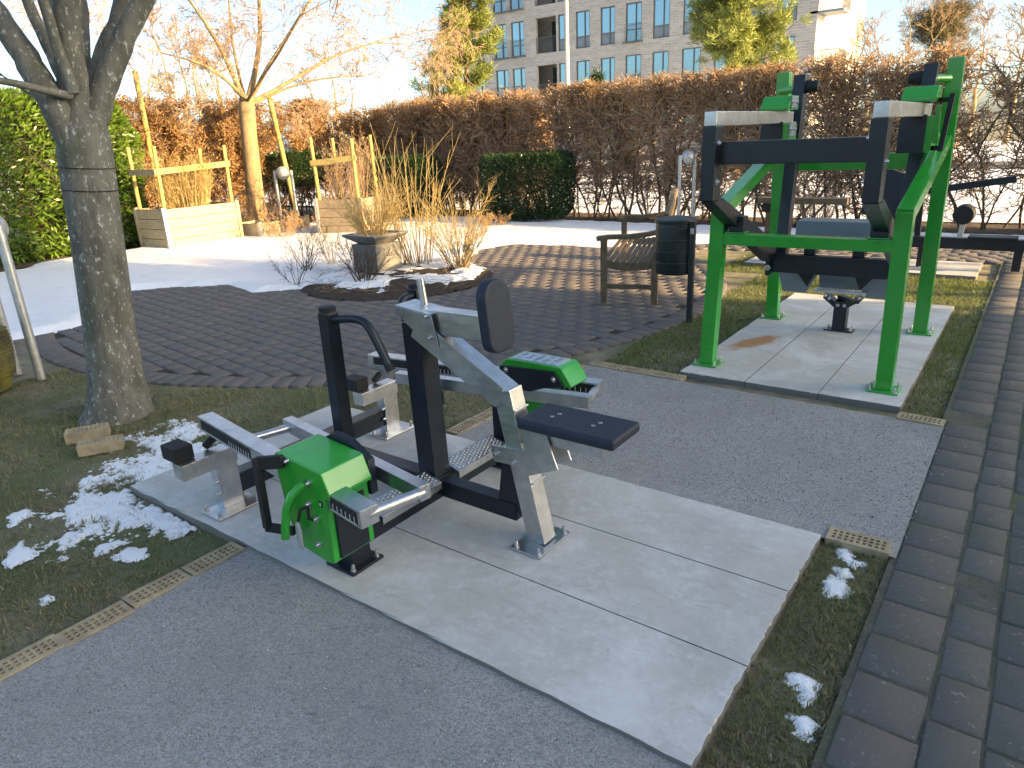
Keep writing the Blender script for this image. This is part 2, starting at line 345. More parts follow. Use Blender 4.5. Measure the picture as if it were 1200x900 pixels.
def vnoise(x, y, sc, seed=0, octv=4):
    r = np.random.default_rng(seed); out = np.zeros_like(x); amp = 1.; tot = 0
    for o in range(octv):
        g = r.random((64, 64)); fx = x*sc*2**o + 17.3*o; fy = y*sc*2**o + 5.1*o
        ix = np.floor(fx).astype(int); iy = np.floor(fy).astype(int); tx = fx-ix; ty = fy-iy; tx = tx*tx*(3-2*tx); ty = ty*ty*(3-2*ty)
        A_ = g[ix % 64, iy % 64]; B_ = g[(ix+1) % 64, iy % 64]; C_ = g[ix % 64, (iy+1) % 64]; D_ = g[(ix+1) % 64, (iy+1) % 64]
        out += amp*((A_*(1-tx)+B_*tx)*(1-ty)+(C_*(1-tx)+D_*tx)*ty); tot += amp; amp *= .5
    return out/tot
def sdpoly(x, y, poly):
    """signed distance, positive inside"""
    d = np.full(x.shape, 1e9); ins = np.zeros(x.shape, bool); k = len(poly)
    for i in range(k):
        ax_, ay = poly[i]; bx, by = poly[(i+1) % k]; ex, ey = bx-ax_, by-ay
        tt = np.clip(((x-ax_)*ex+(y-ay)*ey)/(ex*ex+ey*ey), 0, 1); d = np.minimum(d, np.hypot(x-ax_-tt*ex, y-ay-tt*ey))
        c = ((ay > y) != (by > y)) & (x < ex*(y-ay)/(ey+1e-12)+ax_); ins ^= c
    return np.where(ins, d, -d)
def sheet(name, x0, x1, y0, y1, res, hf, mat, keep=None, parent=None):
    """relief sheet; cells where keep<0 are dropped"""
    nx = int((x1-x0)/res)+1; ny = int((y1-y0)/res)+1
    X, Y = np.meshgrid(np.linspace(x0, x1, nx), np.linspace(y0, y1, ny), indexing='ij'); Z = hf(X, Y)
    V = np.stack([X, Y, Z], -1).reshape(-1, 3); i, j = np.meshgrid(np.arange(nx-1), np.arange(ny-1), indexing='ij')
    a = i*ny+j; F = np.stack([a, a+ny, a+ny+1, a+1], -1).reshape(-1, 4)
    if keep is not None:
        K = keep(X, Y).reshape(-1); F = F[(K[F] > 0).any(1)]
    o = rawmesh(name, V, F, mat, parent); o.data.polygons.foreach_set('use_smooth', [True]*len(o.data.polygons)); return o

# ============================================================ THE SETTING
GZ = -.04                                        # level of soil; slab tops are z=0
PC = np.array([-6.35, 6.15]); PR = 3.95          # round plaza
def gz(X, Y): return GZ - .012 + .014*vnoise(X, Y, 3, 3) + .006*vnoise(X, Y, 20, 4)
mb = MB(); S = 450
mb.add([(-S, -S, -.075), (S, -S, -.075), (S, S, -.075), (-S, S, -.075)], [(0, 1, 2, 3)]); g = mb.build('ground', 'lawn'); tag(g, kind='structure')
GR = [(-2.5, -3.2), (-.24, -3.2), (-.24, 4.3), (-2.5, 4.3)]
g = sheet('lawn', -9, 2.2, -3.2, 12.4, .05, gz, 'lawn'); tag(g, kind='structure')
g = sheet('gravel_track', -2.53, -.23, -3.0, 4.27, .025, lambda X, Y: -.021+.007*vnoise(X, Y, 5, 8)+.003*vnoise(X, Y, 33, 9), 'gravel', keep=lambda X, Y: np.where((X > -.52) & (Y > 1.36) & (Y < 2.76), -1., 1.)); tag(g, kind='structure')
# snowy ground behind the hedges and a road across it
def sh(X, Y): return -.05 + .09*(vnoise(X, Y, .35, 11)-.36) + .02*vnoise(X, Y, 2, 12)
g = sheet('snow_field', -60, 40, 13.6, 60, .5, sh, 'snow'); tag(g, kind='structure')
mb = MB(); mb.box((0, 30.2, -.04), (120, 4.2, .10)); g = mb.build('asphalt_road', 'asphalt'); tag(g, kind='structure')
# slabs: boards with narrow joints
def slab(name, x0, x1, y0, y1, cuts, along, mat, th=.06):
    mb = MB(); gap = .0026
    if along == 'x':
        ed = [y0]+cuts+[y1]
        for a, c in zip(ed[:-1], ed[1:]): mb.box(((x0+x1)/2, (a+c)/2, -th/2), (x1-x0, c-a-gap, th))
    else:
        ed = [x0]+cuts+[x1]
        for a, c in zip(ed[:-1], ed[1:]): mb.box(((a+c)/2, (y0+y1)/2, -th/2), (c-a-gap, y1-y0, th))
    mb.box(((x0+x1)/2, (y0+y1)/2, -th/2-.006), (x1-x0-.02, y1-y0-.02, th))
    o = mb.build(name, mat, bev=.006); tag(o, kind='structure')
    # worn, slightly ragged arrises
    me = o.data; bm = bmesh.new(); bm.from_mesh(me)
    lo = [e for e in bm.edges if e.calc_length() > .4]
    bmesh.ops.subdivide_edges(bm, edges=lo, cuts=40, use_grid_fill=False)
    for v in bm.verts:
        e = min(abs(v.co.x-x0), abs(v.co.x-x1), abs(v.co.y-y0), abs(v.co.y-y1))
        if e < .02 and v.co.z > -.03:
            k = math.sin(v.co.x*41+v.co.y*57)*math.sin(v.co.x*17.3-v.co.y*23.1); q = random.random()
            s_ = .003*k+(.006 if q > .93 else 0)
            v.co.x += s_*(1 if v.co.x < (x0+x1)/2 else -1); v.co.y += s_*(1 if v.co.y < (y0+y1)/2 else -1)
    bm.to_mesh(me); bm.free(); return o
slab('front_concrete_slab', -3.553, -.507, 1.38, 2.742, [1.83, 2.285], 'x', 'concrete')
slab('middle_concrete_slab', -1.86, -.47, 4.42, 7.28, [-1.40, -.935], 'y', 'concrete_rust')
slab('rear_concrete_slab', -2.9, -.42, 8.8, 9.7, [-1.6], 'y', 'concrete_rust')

# pavers
def pave(name, cells, mat, z=-.018, th=.05, gap=.004, soilz=None):
    """cells: (cx, cy, w, l, angle)"""
    n = len(cells); c = np.array(cells, float); ca, sa = np.cos(c[:, 4]), np.sin(c[:, 4])
    zt = z+rng.normal(size=n)*.0014; tx = rng.normal(size=n)*.009; ty = rng.normal(size=n)*.009; V = []
    for lv, (ins, dz) in enumerate(((0, -th), (0, -.006), (.006, 0))):
        for sx, sy in ((-1, -1), (1, -1), (1, 1), (-1, 1)):
            lx = sx*(c[:, 2]/2-gap/2-ins); ly = sy*(c[:, 3]/2-gap/2-ins)
            V.append(np.stack([c[:, 0]+lx*ca-ly*sa, c[:, 1]+lx*sa+ly*ca, zt+dz+lx*tx+ly*ty], -1))
    V = np.stack(V, 1).reshape(-1, 3); i = np.arange(n)[:, None]*12; F = []
    for lv in (0, 4):
        for k in range(4): F.append(i+np.array([[lv+k, lv+(k+1) % 4, lv+4+(k+1) % 4, lv+4+k]]))
    F.append(i+np.array([[8, 9, 10, 11]])); o = rawmesh(name, V, np.concatenate(F), mat); tag(o, kind='structure'); return o
cells = []; xs = [(-.2295, -.0225), (-.0225, .117), (.117, .335), (.335, .55), (.55, .765), (.765, .98), (.98, 1.2), (1.2, 1.42)]
for ci, (a, c) in enumerate(xs):
    y = -2.2+(.06 if ci % 2 else 0)+(.03*ci)
    while y < 9.9:
        L = .212+rng.normal()*.004
        cells.append(((a+c)/2+rng.normal()*.0025, y+L/2, c-a-abs(rng.normal())*.004, L-abs(rng.normal())*.003, rng.normal()*.012)); y += L
pave('brick_path', cells, 'paver_path', gap=.005)
mb = MB(); mb.box((.6, 3.6, -.0375), (1.7, 12.8, .03)); g = mb.build('brick_path_bed', 'jointfill'); tag(g, kind='structure')
# round plaza of running-bond pavers with a soldier course on its rim, and the cross path along the hedge
cells = []; an = R(-6); W_, L_ = .205, .14; cs, sn = math.cos(an), math.sin(an)
for j in range(-45, 46):
    for i in range(-40, 41):
        u = (i+.5*(j % 2))*W_; v = j*L_; x = PC[0]+u*cs-v*sn; y = PC[1]+u*sn+v*cs; r = math.hypot(x-PC[0], y-PC[1])
        inside = r < PR-.22 and not (r < 1.05)
        left = x < -7.2 and x > -10.5 and y < 4.0 and y > 1.6
        up = (x > -7.5 and x < 2.0 and y > 9.9 and y < 11.4) or (x > -6.8 and x < -3.9 and y > 9 and y < 10.2)
        if inside or ((left or up) and r > PR+.1): cells.append((x, y, W_, L_, an))
n = int(2*math.pi*(PR-.11)/.125)
for k in range(n):
    a = k*2*math.pi/n; cells.append((PC[0]+(PR-.11)*math.cos(a), PC[1]+(PR-.11)*math.sin(a), .215, .125, a))
for j in range(0, 11):
    for i in range(-2, 30):
        x = -4.0+(i+.5*(j % 2))*.205; y = 9.95+j*.14
        if x > -2.35: cells.append((x, y, .205, .14, 0))
pave('paved_plaza', cells, 'paver_plaza', z=-.02, gap=.007)
mb = MB(); mb.lathe((PC[0], PC[1], -.06), [(0.01, -.02), (PR-.01, -.02), (PR-.01, .030), (.01, .030)], 64); mb.box((-.9, 10.7, -.052), (6, 1.55, .028)); g = mb.build('plaza_bed', 'soil'); tag(g, kind='structure')
# planting bed soil
g = sheet('planting_bed', PC[0]-1.25, PC[0]+1.2, PC[1]-1.25, PC[1]+1.3, .035,
          lambda X, Y: -.05+.11*np.clip(1-np.hypot(X-PC[0]+.02, Y-PC[1])/1.2, 0, 1)**.5+.05*vnoise(X, Y, 9, 21), 'soil',
          keep=lambda X, Y: 1.17-np.hypot(X-PC[0]+.02, Y-PC[1])); tag(g, kind='structure')
g = sheet('hedge_bed', -15.5, 7, 11.6, 13.7, .06, lambda X, Y: -.055+.03*vnoise(X, Y, 8, 22)+.02*np.clip((Y-11.9)*2, 0, 1), 'litter', keep=lambda X, Y: Y-11.9-.35*vnoise(X, Y, 2, 5)); tag(g, kind='structure')
g = sheet('left_bed', -16.6, -12.6, 1.5, 12.5, .06, lambda X, Y: -.055+.03*vnoise(X, Y, 8, 23)+.02, 'litter', keep=lambda X, Y: -13.35-X+.35*vnoise(X, Y, 2, 6)); tag(g, kind='structure')
# snow cover: relief that sinks below the ground where it has melted
SN = [(-7.74, 1.2), (-7.74, 2.3), (-7.65, 2.8), (-7.78, 3.15), (-9.2, 4.05), (-8.9, 4.5), (-8.3, 4.92), (-7.5, 4.75), (-7.0, 5.3), (-6.55, 5.15), (-5.85, 5.35), (-5.32, 6.1), (-5.25, 6.45), (-5.55, 7.15), (-6.5, 7.75), (-6.95, 8.6),
      (-6.7, 9.2), (-5.3, 9.3), (-4.1, 10.05), (-2.9, 10.6), (-2.2, 11.35), (2.5, 11.5), (5, 11.5), (5, 12.2), (-13.4, 12.2), (-13.3, 7), (-13.45, 4.6), (-13, 4.2), (-12.5, 1.2)]
def snowh(X, Y):
    d = sdpoly(X, Y, SN); n = vnoise(X, Y, 3.2, 31, 5)-.5
    bed = np.hypot(X-PC[0], Y-PC[1])
    h = -.045+.075*np.clip((d+.16*n)/.22, -1, 1)+.03*(vnoise(X, Y, 1.4, 32)-.5)*(d > .2)+.022*(vnoise(X, Y, 5.5, 36, 4)-.5)*(d > .1)
    h = h-.10*np.clip((vnoise(X, Y, 4.5, 35, 5)-.52)*8, 0, 1)*(bed < 1.35)*(bed > .2)+.05*(bed < 1.0)
    h = h-.06*np.clip(1-np.abs(X+12.5)/.8, 0, 1)*np.clip(1-np.abs(Y-4.9)/1.2, 0, 1)
    return h
g = sheet('snow_cover', -13.6, 5, 1.2, 12.3, .045, snowh, 'snow', keep=lambda X, Y: snowh(X, Y)+.055); tag(g, kind='structure')
# melting crust of snow beside the front slab
def crust(X, Y):
    P = [tuple(onz(x, y)[:2]) for x, y in ((58, 600), (90, 560), (150, 520), (205, 487), (240, 495), (232, 520), (215, 545), (152, 568), (215, 612), (150, 612), (95, 618))]
    d = sdpoly(X, Y, P); n = vnoise(X, Y, 9, 41, 5)-.5; n2 = vnoise(X*1.7+Y, Y*1.7-X, 30, 42, 4)-.5
    ok = (X < -3.56) | (Y < 1.372)
    return np.where(ok, GZ+.006+np.clip(.12*(np.minimum(d, .07)+.46*n+.36*n2-.055), -.05, .006)+.0025*n2, -.1)
g = sheet('melting_snow', -4.9, -2.9, .55, 2.1, .009, crust, 'snow', keep=lambda X, Y: crust(X, Y)-GZ+.006); tag(g, 'crust of half melted snow between the left slab corner and the tree', kind='stuff')
SNOWP = []
def patch(pix, label, z=GZ, res=.006, seed=1):
    P = np.array([onz(x, y, z)[:2] for x, y in pix]); SNOWP.append(P); lo = P.min(0)-.05; hi = P.max(0)+.05
    hf = lambda X, Y: z+.006+np.clip(.35*(sdpoly(X, Y, P)-.004+.05*(vnoise(X, Y, 34, seed)-.5)), -.03, .004)+.0012*vnoise(X, Y, 60, seed+1)
    o = sheet('snow_patch', lo[0], hi[0], lo[1], hi[1], res, hf, 'snow', keep=lambda X, Y: hf(X, Y)-z-.003)
    tag(o, label, 'snow patch', 'small snow patches left on the grass'); c = P.mean(0)
    return o
patch([(983, 646), (992, 643), (1000, 655), (1010, 662), (1000, 664), (988, 655)], 'thin curved snow patch on the grass strip just behind the perforated brick', seed=51)
patch([(965, 684), (975, 678), (990, 682), (994, 694), (985, 700), (968, 698)], 'rounded snow patch on the right grass strip below the thin curved one', seed=53)
patch([(980, 668), (992, 668), (997, 676), (985, 676)], 'tiny snow patch between two larger ones on the right grass strip', seed=54)
patch([(922, 792), (940, 790), (955, 800), (950, 822), (942, 828), (940, 810), (928, 804)], 'hooked snow patch on the lower part of the right grass strip', seed=55)
patch([(930, 842), (945, 838), (954, 850), (950, 866), (932, 860)], 'lowest snow patch on the right grass strip, squarish', seed=57)
patch([(8, 606), (30, 598), (34, 606), (14, 616)], 'small snow patch at the left edge of the lawn above the larger ragged one', seed=58)
patch([(4, 660), (24, 634), (30, 645), (48, 646), (34, 655), (14, 664)], 'ragged snow patch at the left edge of the lawn', seed=59)
patch([(112, 642), (135, 634), (148, 636), (130, 644), (116, 650)], 'long thin snow patch on the lawn below the snow crust', seed=60)
patch([(134, 652), (150, 644), (170, 643), (168, 654), (150, 658)], 'oblong snow patch on the lawn nearest to the row of perforated bricks', seed=61)
patch([(48, 702), (58, 698), (63, 704), (54, 709)], 'smallest round snow patch low on the left lawn', seed=62)
patch([(825, 345), (818, 335), (822, 318), (828, 312), (834, 325), (832, 340)], 'snow patch between the litter bin and the middle slab', seed=63, res=.02)

# ============================================================ LAWN BLADES AND LOOSE STONES
def blades(name, n, regionf, x0, x1, y0, y1, h, mat, label, w_=.0035):
    X = rng.uniform(x0, x1, n*3); Y = rng.uniform(y0, y1, n*3); k = regionf(X, Y) > rng.uniform(0, 1, n*3); X, Y = X[k][:n], Y[k][:n]; k = np.ones(len(X), bool)
    for P in SNOWP: k &= sdpoly(X, Y, P) < .002
    k &= (crust(X, Y) < GZ+.001) | (rng.random(len(X)) < .12); X, Y = X[k], Y[k]; n = len(X)
    Z = gz(X, Y)-.004; an = rng.uniform(0, 6.283, n); L = h*rng.uniform(.4, 1.3, n); lean = rng.uniform(.2, 1.6, n); la = rng.uniform(0, 6.283, n)
    base = np.stack([X, Y, Z], -1); sd = np.stack([np.cos(an), np.sin(an), 0*an], -1)*w_/2
    ld = np.stack([np.cos(la)*np.sin(lean), np.sin(la)*np.sin(lean), np.cos(lean)], -1); mid = base+np.stack([ld[:, 0]*.4, ld[:, 1]*.4, np.abs(ld[:, 2])*.5+.25], -1)*L[:, None]*.6
    tip = mid+ld*L[:, None]*.6
    V = np.stack([base-sd, base+sd, mid+sd*.8, tip, mid-sd*.8], 1).reshape(-1, 3); F = np.arange(n*5).reshape(-1, 5)
    o = rawmesh(name, V, F, mat); tag(o, label, kind='stuff'); return o
def lawnmask(X, Y):
    m = (X < -2.64) & ~((X > -3.57) & (X < -.49) & (Y > 1.37) & (Y < 2.76)) & (np.hypot(X-PC[0], Y-PC[1]) > PR+.02) & ~((X < -7) & (Y > 1.5))
    return m*np.clip(1.5*(vnoise(X, Y, 2.2, 71)-.12), .15, 1)
blades('grass', 95000, lawnmask, -6.3, -2.6, .1, 4.4, .028, 'blades', 'short worn winter grass of the left lawn around the tree')
def stripmask(X, Y):
    return ((X > -.5) & (X < -.25) & (Y > 1.2) & (Y < 2.75)) | ((X > -2.52) & (X < -.25) & (Y > 4.36) & ~((X > -1.87) & (X < -.46) & (Y < 7.29)) & (Y < 8.78) & (np.hypot(X-PC[0], Y-PC[1]) > PR+.03))
blades('dead_grass', 42000, lambda X, Y: lawnmask(X, Y)*np.clip((vnoise(X, Y, 7, 74)-.46)*9+.10, 0.03, 1), -6.3, -2.6, .1, 4.4, .036, 'blades_straw', 'straw coloured dead grass tufts in the left lawn', .0042)
blades('dead_grass', 2600, lambda X, Y: stripmask(X, Y)*(Y < 3)*np.clip((vnoise(X, Y, 9, 75)-.5)*9+.1, 0.05, 1), -.5, -.24, 1.2, 2.75, .036, 'blades_straw', 'straw coloured dead grass in the strip beside the brick path', .0035)
blades('grass', 26000, lambda X, Y: stripmask(X, Y)*(Y > 4)*1., -2.5, -.24, 4.3, 8.8, .045, 'blades_green', 'greener grass around the middle concrete slab', .005)
blades('grass', 9000, lambda X, Y: stripmask(X, Y)*(Y < 3)*1., -.5, -.24, 1.2, 2.75, .03, 'blades', 'short dark grass strip between the front slab and the brick path')
def grassb(X, Y): return ((X > -3.1) & (X < -2.2) & (Y > 8.3) & (Y < 9.9) & (np.hypot(X-PC[0], Y-PC[1]) > PR+.05))*1.
blades('grass', 6000, grassb, -3.1, -2.2, 8.3, 9.9, .045, 'blades_green', 'sunlit grass left of the rear concrete slab', .006)
# loose stones on the gravel track
n = 42000; X = rng.uniform(-2.5, -.21, n); Y = rng.uniform(-.2, 4.25, n); k = ~((X > -3.57) & (X < -.2) & (Y > 1.33) & (Y < 2.86)); X, Y = X[k], Y[k]; n = len(X)
r = .0021*np.exp(rng.normal(size=n)*.35); c = np.stack([X, Y, -.0195+.007*vnoise(X, Y, 5, 8)+r*.3], -1)
a1 = rvec(n); a2 = np.cross(a1, rvec(n)); a2 /= np.linalg.norm(a2, axis=1)[:, None]; a3 = np.cross(a1, a2); rr = r[:, None]
V = np.stack([c+a1*rr*1.3, c-a1*rr*1.2, c+a2*rr, c-a2*rr, c+a3*rr*.8, c-a3*rr*.8], 1).reshape(-1, 3); i = np.arange(n)[:, None]*6
F = np.concatenate([i+np.array([q]) for q in ((0, 2, 4), (2, 1, 4), (1, 3, 4), (3, 0, 4), (2, 0, 5), (1, 2, 5), (3, 1, 5), (0, 3, 5))])
tag(rawmesh('loose_stones', V, F, 'pebbles'), 'loose fine stones scattered over the gravel track', kind='stuff')
# green growth in the path joints
def jointm(X, Y): return (np.abs(X+.0225) < .006) | (np.abs(X-.117) < .007) | (np.abs(X+.232) < .008)
def gzj(X, Y): return X*0-.03
_g = gz; gz = gzj
blades('moss', 11000, lambda X, Y: jointm(X, Y)*np.clip((vnoise(X, Y, 4, 91)-.35)*4, .15, 1), -.25, .13, 1.3, 5.5, .016, 'blades_green', 'moss growing in the long joints of the brick path', .004)
gz = _g

# ============================================================ PERFORATED BRICKS
def brick_proto(L=.235, W=.105, H=.065, rows=3, cols=9):
    mb = MB(); hx = .0068
    # top face built as a grid with square-ish holes that go down
    xs = [-L/2]; mx = .014; px = (L-2*mx)/cols
    for i in range(cols): a = -L/2+mx+i*px+px/2; xs += [a-hx, a+hx]
    xs.append(L/2); my = .016; py = (W-2*my)/rows; ys = [-W/2]
    for j in range(rows): a = -W/2+my+j*py+py/2; ys += [a-hx*1.15, a+hx*1.15]
    ys.append(W/2)
    for i in range(len(xs)-1):
        for j in range(len(ys)-1):
            x0, x1, y0, y1 = xs[i], xs[i+1], ys[j], ys[j+1]
            if i % 2 and j % 2:
                d = H*.8
                mb.add([(x0, y0, H), (x1, y0, H), (x1, y1, H), (x0, y1, H), (x0, y0, H-d), (x1, y0, H-d), (x1, y1, H-d), (x0, y1, H-d)],
                       [(0, 4, 5, 1), (1, 5, 6, 2), (2, 6, 7, 3), (3, 7, 4, 0), (4, 7, 6, 5)])
            else: mb.add([(x0, y0, H), (x1, y0, H), (x1, y1, H), (x0, y1, H)], [(0, 1, 2, 3)])
    a, c = L/2, W/2
    mb.add([(-a, -c, 0), (a, -c, 0), (a, c, 0), (-a, c, 0), (-a, -c, H), (a, -c, H), (a, c, H), (-a, c, H)], [(0, 1, 5, 4), (1, 2, 6, 5), (2, 3, 7, 6), (3, 0, 4, 7), (0, 3, 2, 1)])
    mb.flat = True
    return mb.build('perforated_brick', 'clay')
BP = brick_proto(); first = [True]
def brick(x, y, z, rz, label, group=None, tilt=(0, 0)):
    o = BP
    if not first[0]: o = BP.copy(); COL.objects.link(o)
    first[0] = False
    o.location = (x, y, z); o.rotation_euler = (tilt[0], tilt[1], rz); tag(o, label, 'brick', group)
    if not group and 'group' in o: del o['group']
G1 = 'perforated bricks edging the gravel track'
ed = ['nearest the concrete slab', 'second from the concrete slab', 'third from the concrete slab', 'fourth from the slab, at the left edge']
for k in range(5):
    e = onz(*[(283, 642), (215, 686), (135, 728), (62, 765), (0, 797)][k], -.02)
yb = [1.25, 1.005, .765, .53, .29]
for k in range(5):
    brick(-2.565+[.0, -.006, .01, -.004, 0][k], yb[k], -.074, R(90)+[.0, .015, -.02, .01, 0][k], 'yellow perforated brick in the front left row, '+(ed+['fifth from the slab, outside the picture'])[k], G1, tilt=(.0, [.0, .02, -.02, .01, 0][k]))
for k in range(6):
    nm = ['nearest', 'second', 'third', 'fourth', 'fifth', 'farthest'][k]
    brick(-2.565+rng.normal()*.004, 2.90+k*.245, -.074, R(90)+rng.normal()*.012, f'perforated brick edging the lawn behind the machine, {nm} from the slab', G1)
for k in range(3):
    brick(-2.40+k*.245, 4.33+rng.normal()*.003, -.074, R(rng.normal()*.6), 'perforated brick of the row left of the middle slab, '+['at its left end', 'in its middle', 'touching the slab side'][k], G1)
brick(-.375, 2.79, -.072, R(2), 'yellow perforated brick at the right corner of the front slab beside the brick path', G1)
brick(-.35, 4.30, -.072, R(-2), 'perforated brick at the right front corner of the middle slab', G1)
brick(-.385, 1.31, -.072, R(0), 'perforated brick at the near corner of the front slab, bottom edge of the photo', G1)
p1 = onz(108, 502, 0.03); p2 = onz(119, 514, .03)
brick(p1[0]-.03, p1[1]-.02, -.035, R(62), 'loose perforated brick lying closest to the tree trunk', tilt=(.04, 0))
brick(p2[0]+.02, p2[1]-.02, -.035, R(62), 'loose perforated brick with a brown side, in front of another by the tree', tilt=(-.05, .02))

# ============================================================ FITNESS MACHINE ON THE FRONT SLAB
MX = 2.08
def boltset(mb_unused, pts, parent, ax='z', r=.009, h=.022, mat='bolt', name='bolt'):
    for p in pts:
        mb = MB(); A3 = {'z': np.eye(3), 'y-': np.array([[1, 0, 0], [0, 0, 1], [0, -1, 0]]), 'y+': np.array([[1, 0, 0], [0, 0, 1], [0, 1, 0]]), 'x+': np.array([[0, 1, 0], [0, 0, 1], [1, 0, 0]]), 'x-': np.array([[0, 1, 0], [0, 0, 1], [-1, 0, 0]])}[ax]
        mb.lathe(p, [(r*1.6, 0), (r*1.6, .003), (r, .0035), (r*.95, h*.55), (r*.55, h)], 10, A3); mb.build(name, mat, parent, smooth=True)
def baseplate(cx, cy, lx, ly, parent, mat='steel', an=0., z=0., bolts=4, name='base_plate', th=.012):
    c, s = math.cos(an), math.sin(an); ax = [(c, s, 0), (-s, c, 0), (0, 0, 1)]
    mb = MB(); mb.box((cx, cy, z+th/2+.001), (lx, ly, th), ax); o = mb.build(name, mat, parent, bev=.004)
    for sx in (-1, 1):
        for sy in (-1, 1):
            u, v = sx*(lx/2-.02), sy*(ly/2-.02)
            boltset(None, [(cx+u*c-v*s, cy+u*s+v*c, z+th)], o, h=.03)
    return o
rm = empty('rowing_machine', (-2.2, MX, 0), 'silver and black seated row fitness machine with green weight covers on the front slab', 'exercise machine')
mb = MB(); mb.beam((-2.92, 1.60, .10), (-2.92, 2.57, .10), .08, .10); mb.build('front_cross_beam', 'black', rm, bev=.006)
rb_ = MB(); rb_.beam((-2.03, 1.60, .115), (-2.03, 2.56, .115), .08, .10); rb_.build('rear_cross_beam', 'black', rm, bev=.006)
mb = MB(); mb.beam((-2.875, MX, .12), (-2.075, MX, .12), .08, .09); mb.beam((-1.985, MX, .12), (-1.56, MX, .12), .07, .08); mb.build('centre_beam', 'black', rm, bev=.006)
for sg in (-1, 1):                                   # silver pedestals with stop bars
    cy = MX+sg*.53
    mb = MB(); mb.box((-2.90, cy+.0, .12), (.065, .105, .215)); 
    mb2 = MB(); mb2.box((-2.905, cy-.075, .262), (.08, .27, .075)); pd = mb.build('pedestal', 'steel', rm, bev=.004)
    mb2.build('stop_bar', 'steel', pd, bev=.004)
    mb3 = MB(); mb3.box((-2.965, cy-.165*1.0, .335), (.12, .09, .07)); mb3.build('buffer', 'rubber', pd, bev=.008)
    mb3 = MB(); mb3.tube([(-2.94, cy-.05, .315), (-2.94, cy+.0, .345)], .018, 10); mb3.build('buffer_pin', 'rubber', pd, smooth=True)
    bp_ = baseplate(-2.87, cy-.01, .15, .24, rm)
    boltset(None, [(-2.867, cy-.06, .10), (-2.867, cy-.06, .16)], pd, 'y-', .009, .02)
for sg in (-1, 1):                                   # black foot posts under the weight housings
    cy = MX+sg*.53
    mb = MB(); mb.box((-2.025, cy, .20), (.10, .10, .39)); mb.build('foot_post', 'black', rm, bev=.006)
    baseplate(-2.02, cy, .165, .165, rm, 'black')
# main column, slanted strut, pad arm
ml = MB(); ml.beam((-2.045, MX, .165), (-2.065, MX, .885), .10, .10, (0, 1, 0)); ml.build('main_column', 'black', rm, bev=.005)
mb = MB()                                            # top bracket: folded steel plates round the column
prof = [(-2.13, 0, .955), (-1.93, 0, .935), (-1.90, 0, .80), (-2.02, 0, .85), (-2.13, 0, .925)]
for y_ in (MX-.062, MX+.054): mb.prism([(p[0], y_, p[2]) for p in prof], (0, .008, 0))
mb.box((-2.03, MX, .948), (.2, .124, .006), [(.995, 0, -.1), (0, 1, 0), (.1, 0, .995)])
mb.build('top_bracket', 'steel', rm, bev=.002)
mb = MB(); mb.prism([(-1.99, MX-.035, .95), (-1.66, MX-.035, .955), (-1.66, MX-.035, .855), (-1.93, MX-.035, .845)], (0, .07, 0)); pa = mb.build('pad_arm', 'steel', rm, bev=.004)
boltset(None, [(-1.95, MX-.062, .93), (-1.94, MX-.062, .84)], pa, 'y-', .008, .016)
mb = MB(); mb.tube([(-2.045, MX+.03, .94), (-2.06, MX+.03, 1.06)], .017, 14); mb.build('top_pin', 'steel', rm, smooth=True)
# chest pad: rounded slab standing across the arm
def roundpad(cx, cy, cz, wy, hz, tx, r, lean, parent, name, rtop=None):
    pts = []; rt = rtop or r
    for (ay, az, s0, rr) in ((1, 1, 0, rt), (-1, 1, 90, rt), (-1, -1, 180, r), (1, -1, 270, r)):
        for k in range(9):
            a = R(s0+k*90/8); pts.append((ay*(wy/2-rr)+rr*math.cos(a), az*(hz/2-rr)+rr*math.sin(a)))
    P = [(cx-lean*z_, cy+y_, cz+z_) for y_, z_ in pts]; mb = MB(); mb.prism(P, (tx, 0, 0)); return mb.build(name, 'pad', parent, bev=.012, seg=3)
roundpad(-1.665, MX, .955, .165, .285, .05, .05, .10, rm, 'chest_pad', .078)
mb = MB(); mb.beam((-2.005, MX, .85), (-1.60, MX, .627), .10, .085, (0, 1, 0)); st = mb.build('slanted_strut', 'steel', rm, bev=.004)
mb = MB(); mb.beam((-2.04, MX-.048, .872), (-1.605, MX-.048, .632), .006, .10, (0, 1, 0)); mb.build('side_rib', 'steel', st, bev=.0015)
mb = MB(); mb.beam((-1.455, MX, .01), (-1.60, MX, .66), .085, .085, (0, 1, 0)); sp = mb.build('seat_post', 'steel', rm, bev=.005)
d = np.array([-1.60+1.455, 0, .65]); d /= np.linalg.norm(d); q = np.cross(d, (0, 1, 0)); q = -q if q[0] < 0 else q
for k, tt in enumerate((.27, .31, .41, .45, .53, .58)):   # adjusting notches on the face towards the seat
    p = np.array([-1.455, MX, .01])+d*tt+q*.047; mb = MB(); mb.box(p, (.022 if k in (0,) else .010, .088, .006), (q, (0, 1, 0), d)); mb.build('notch', 'steel', sp, bev=.001)
baseplate(-1.46, MX-.005, .15, .235, rm)
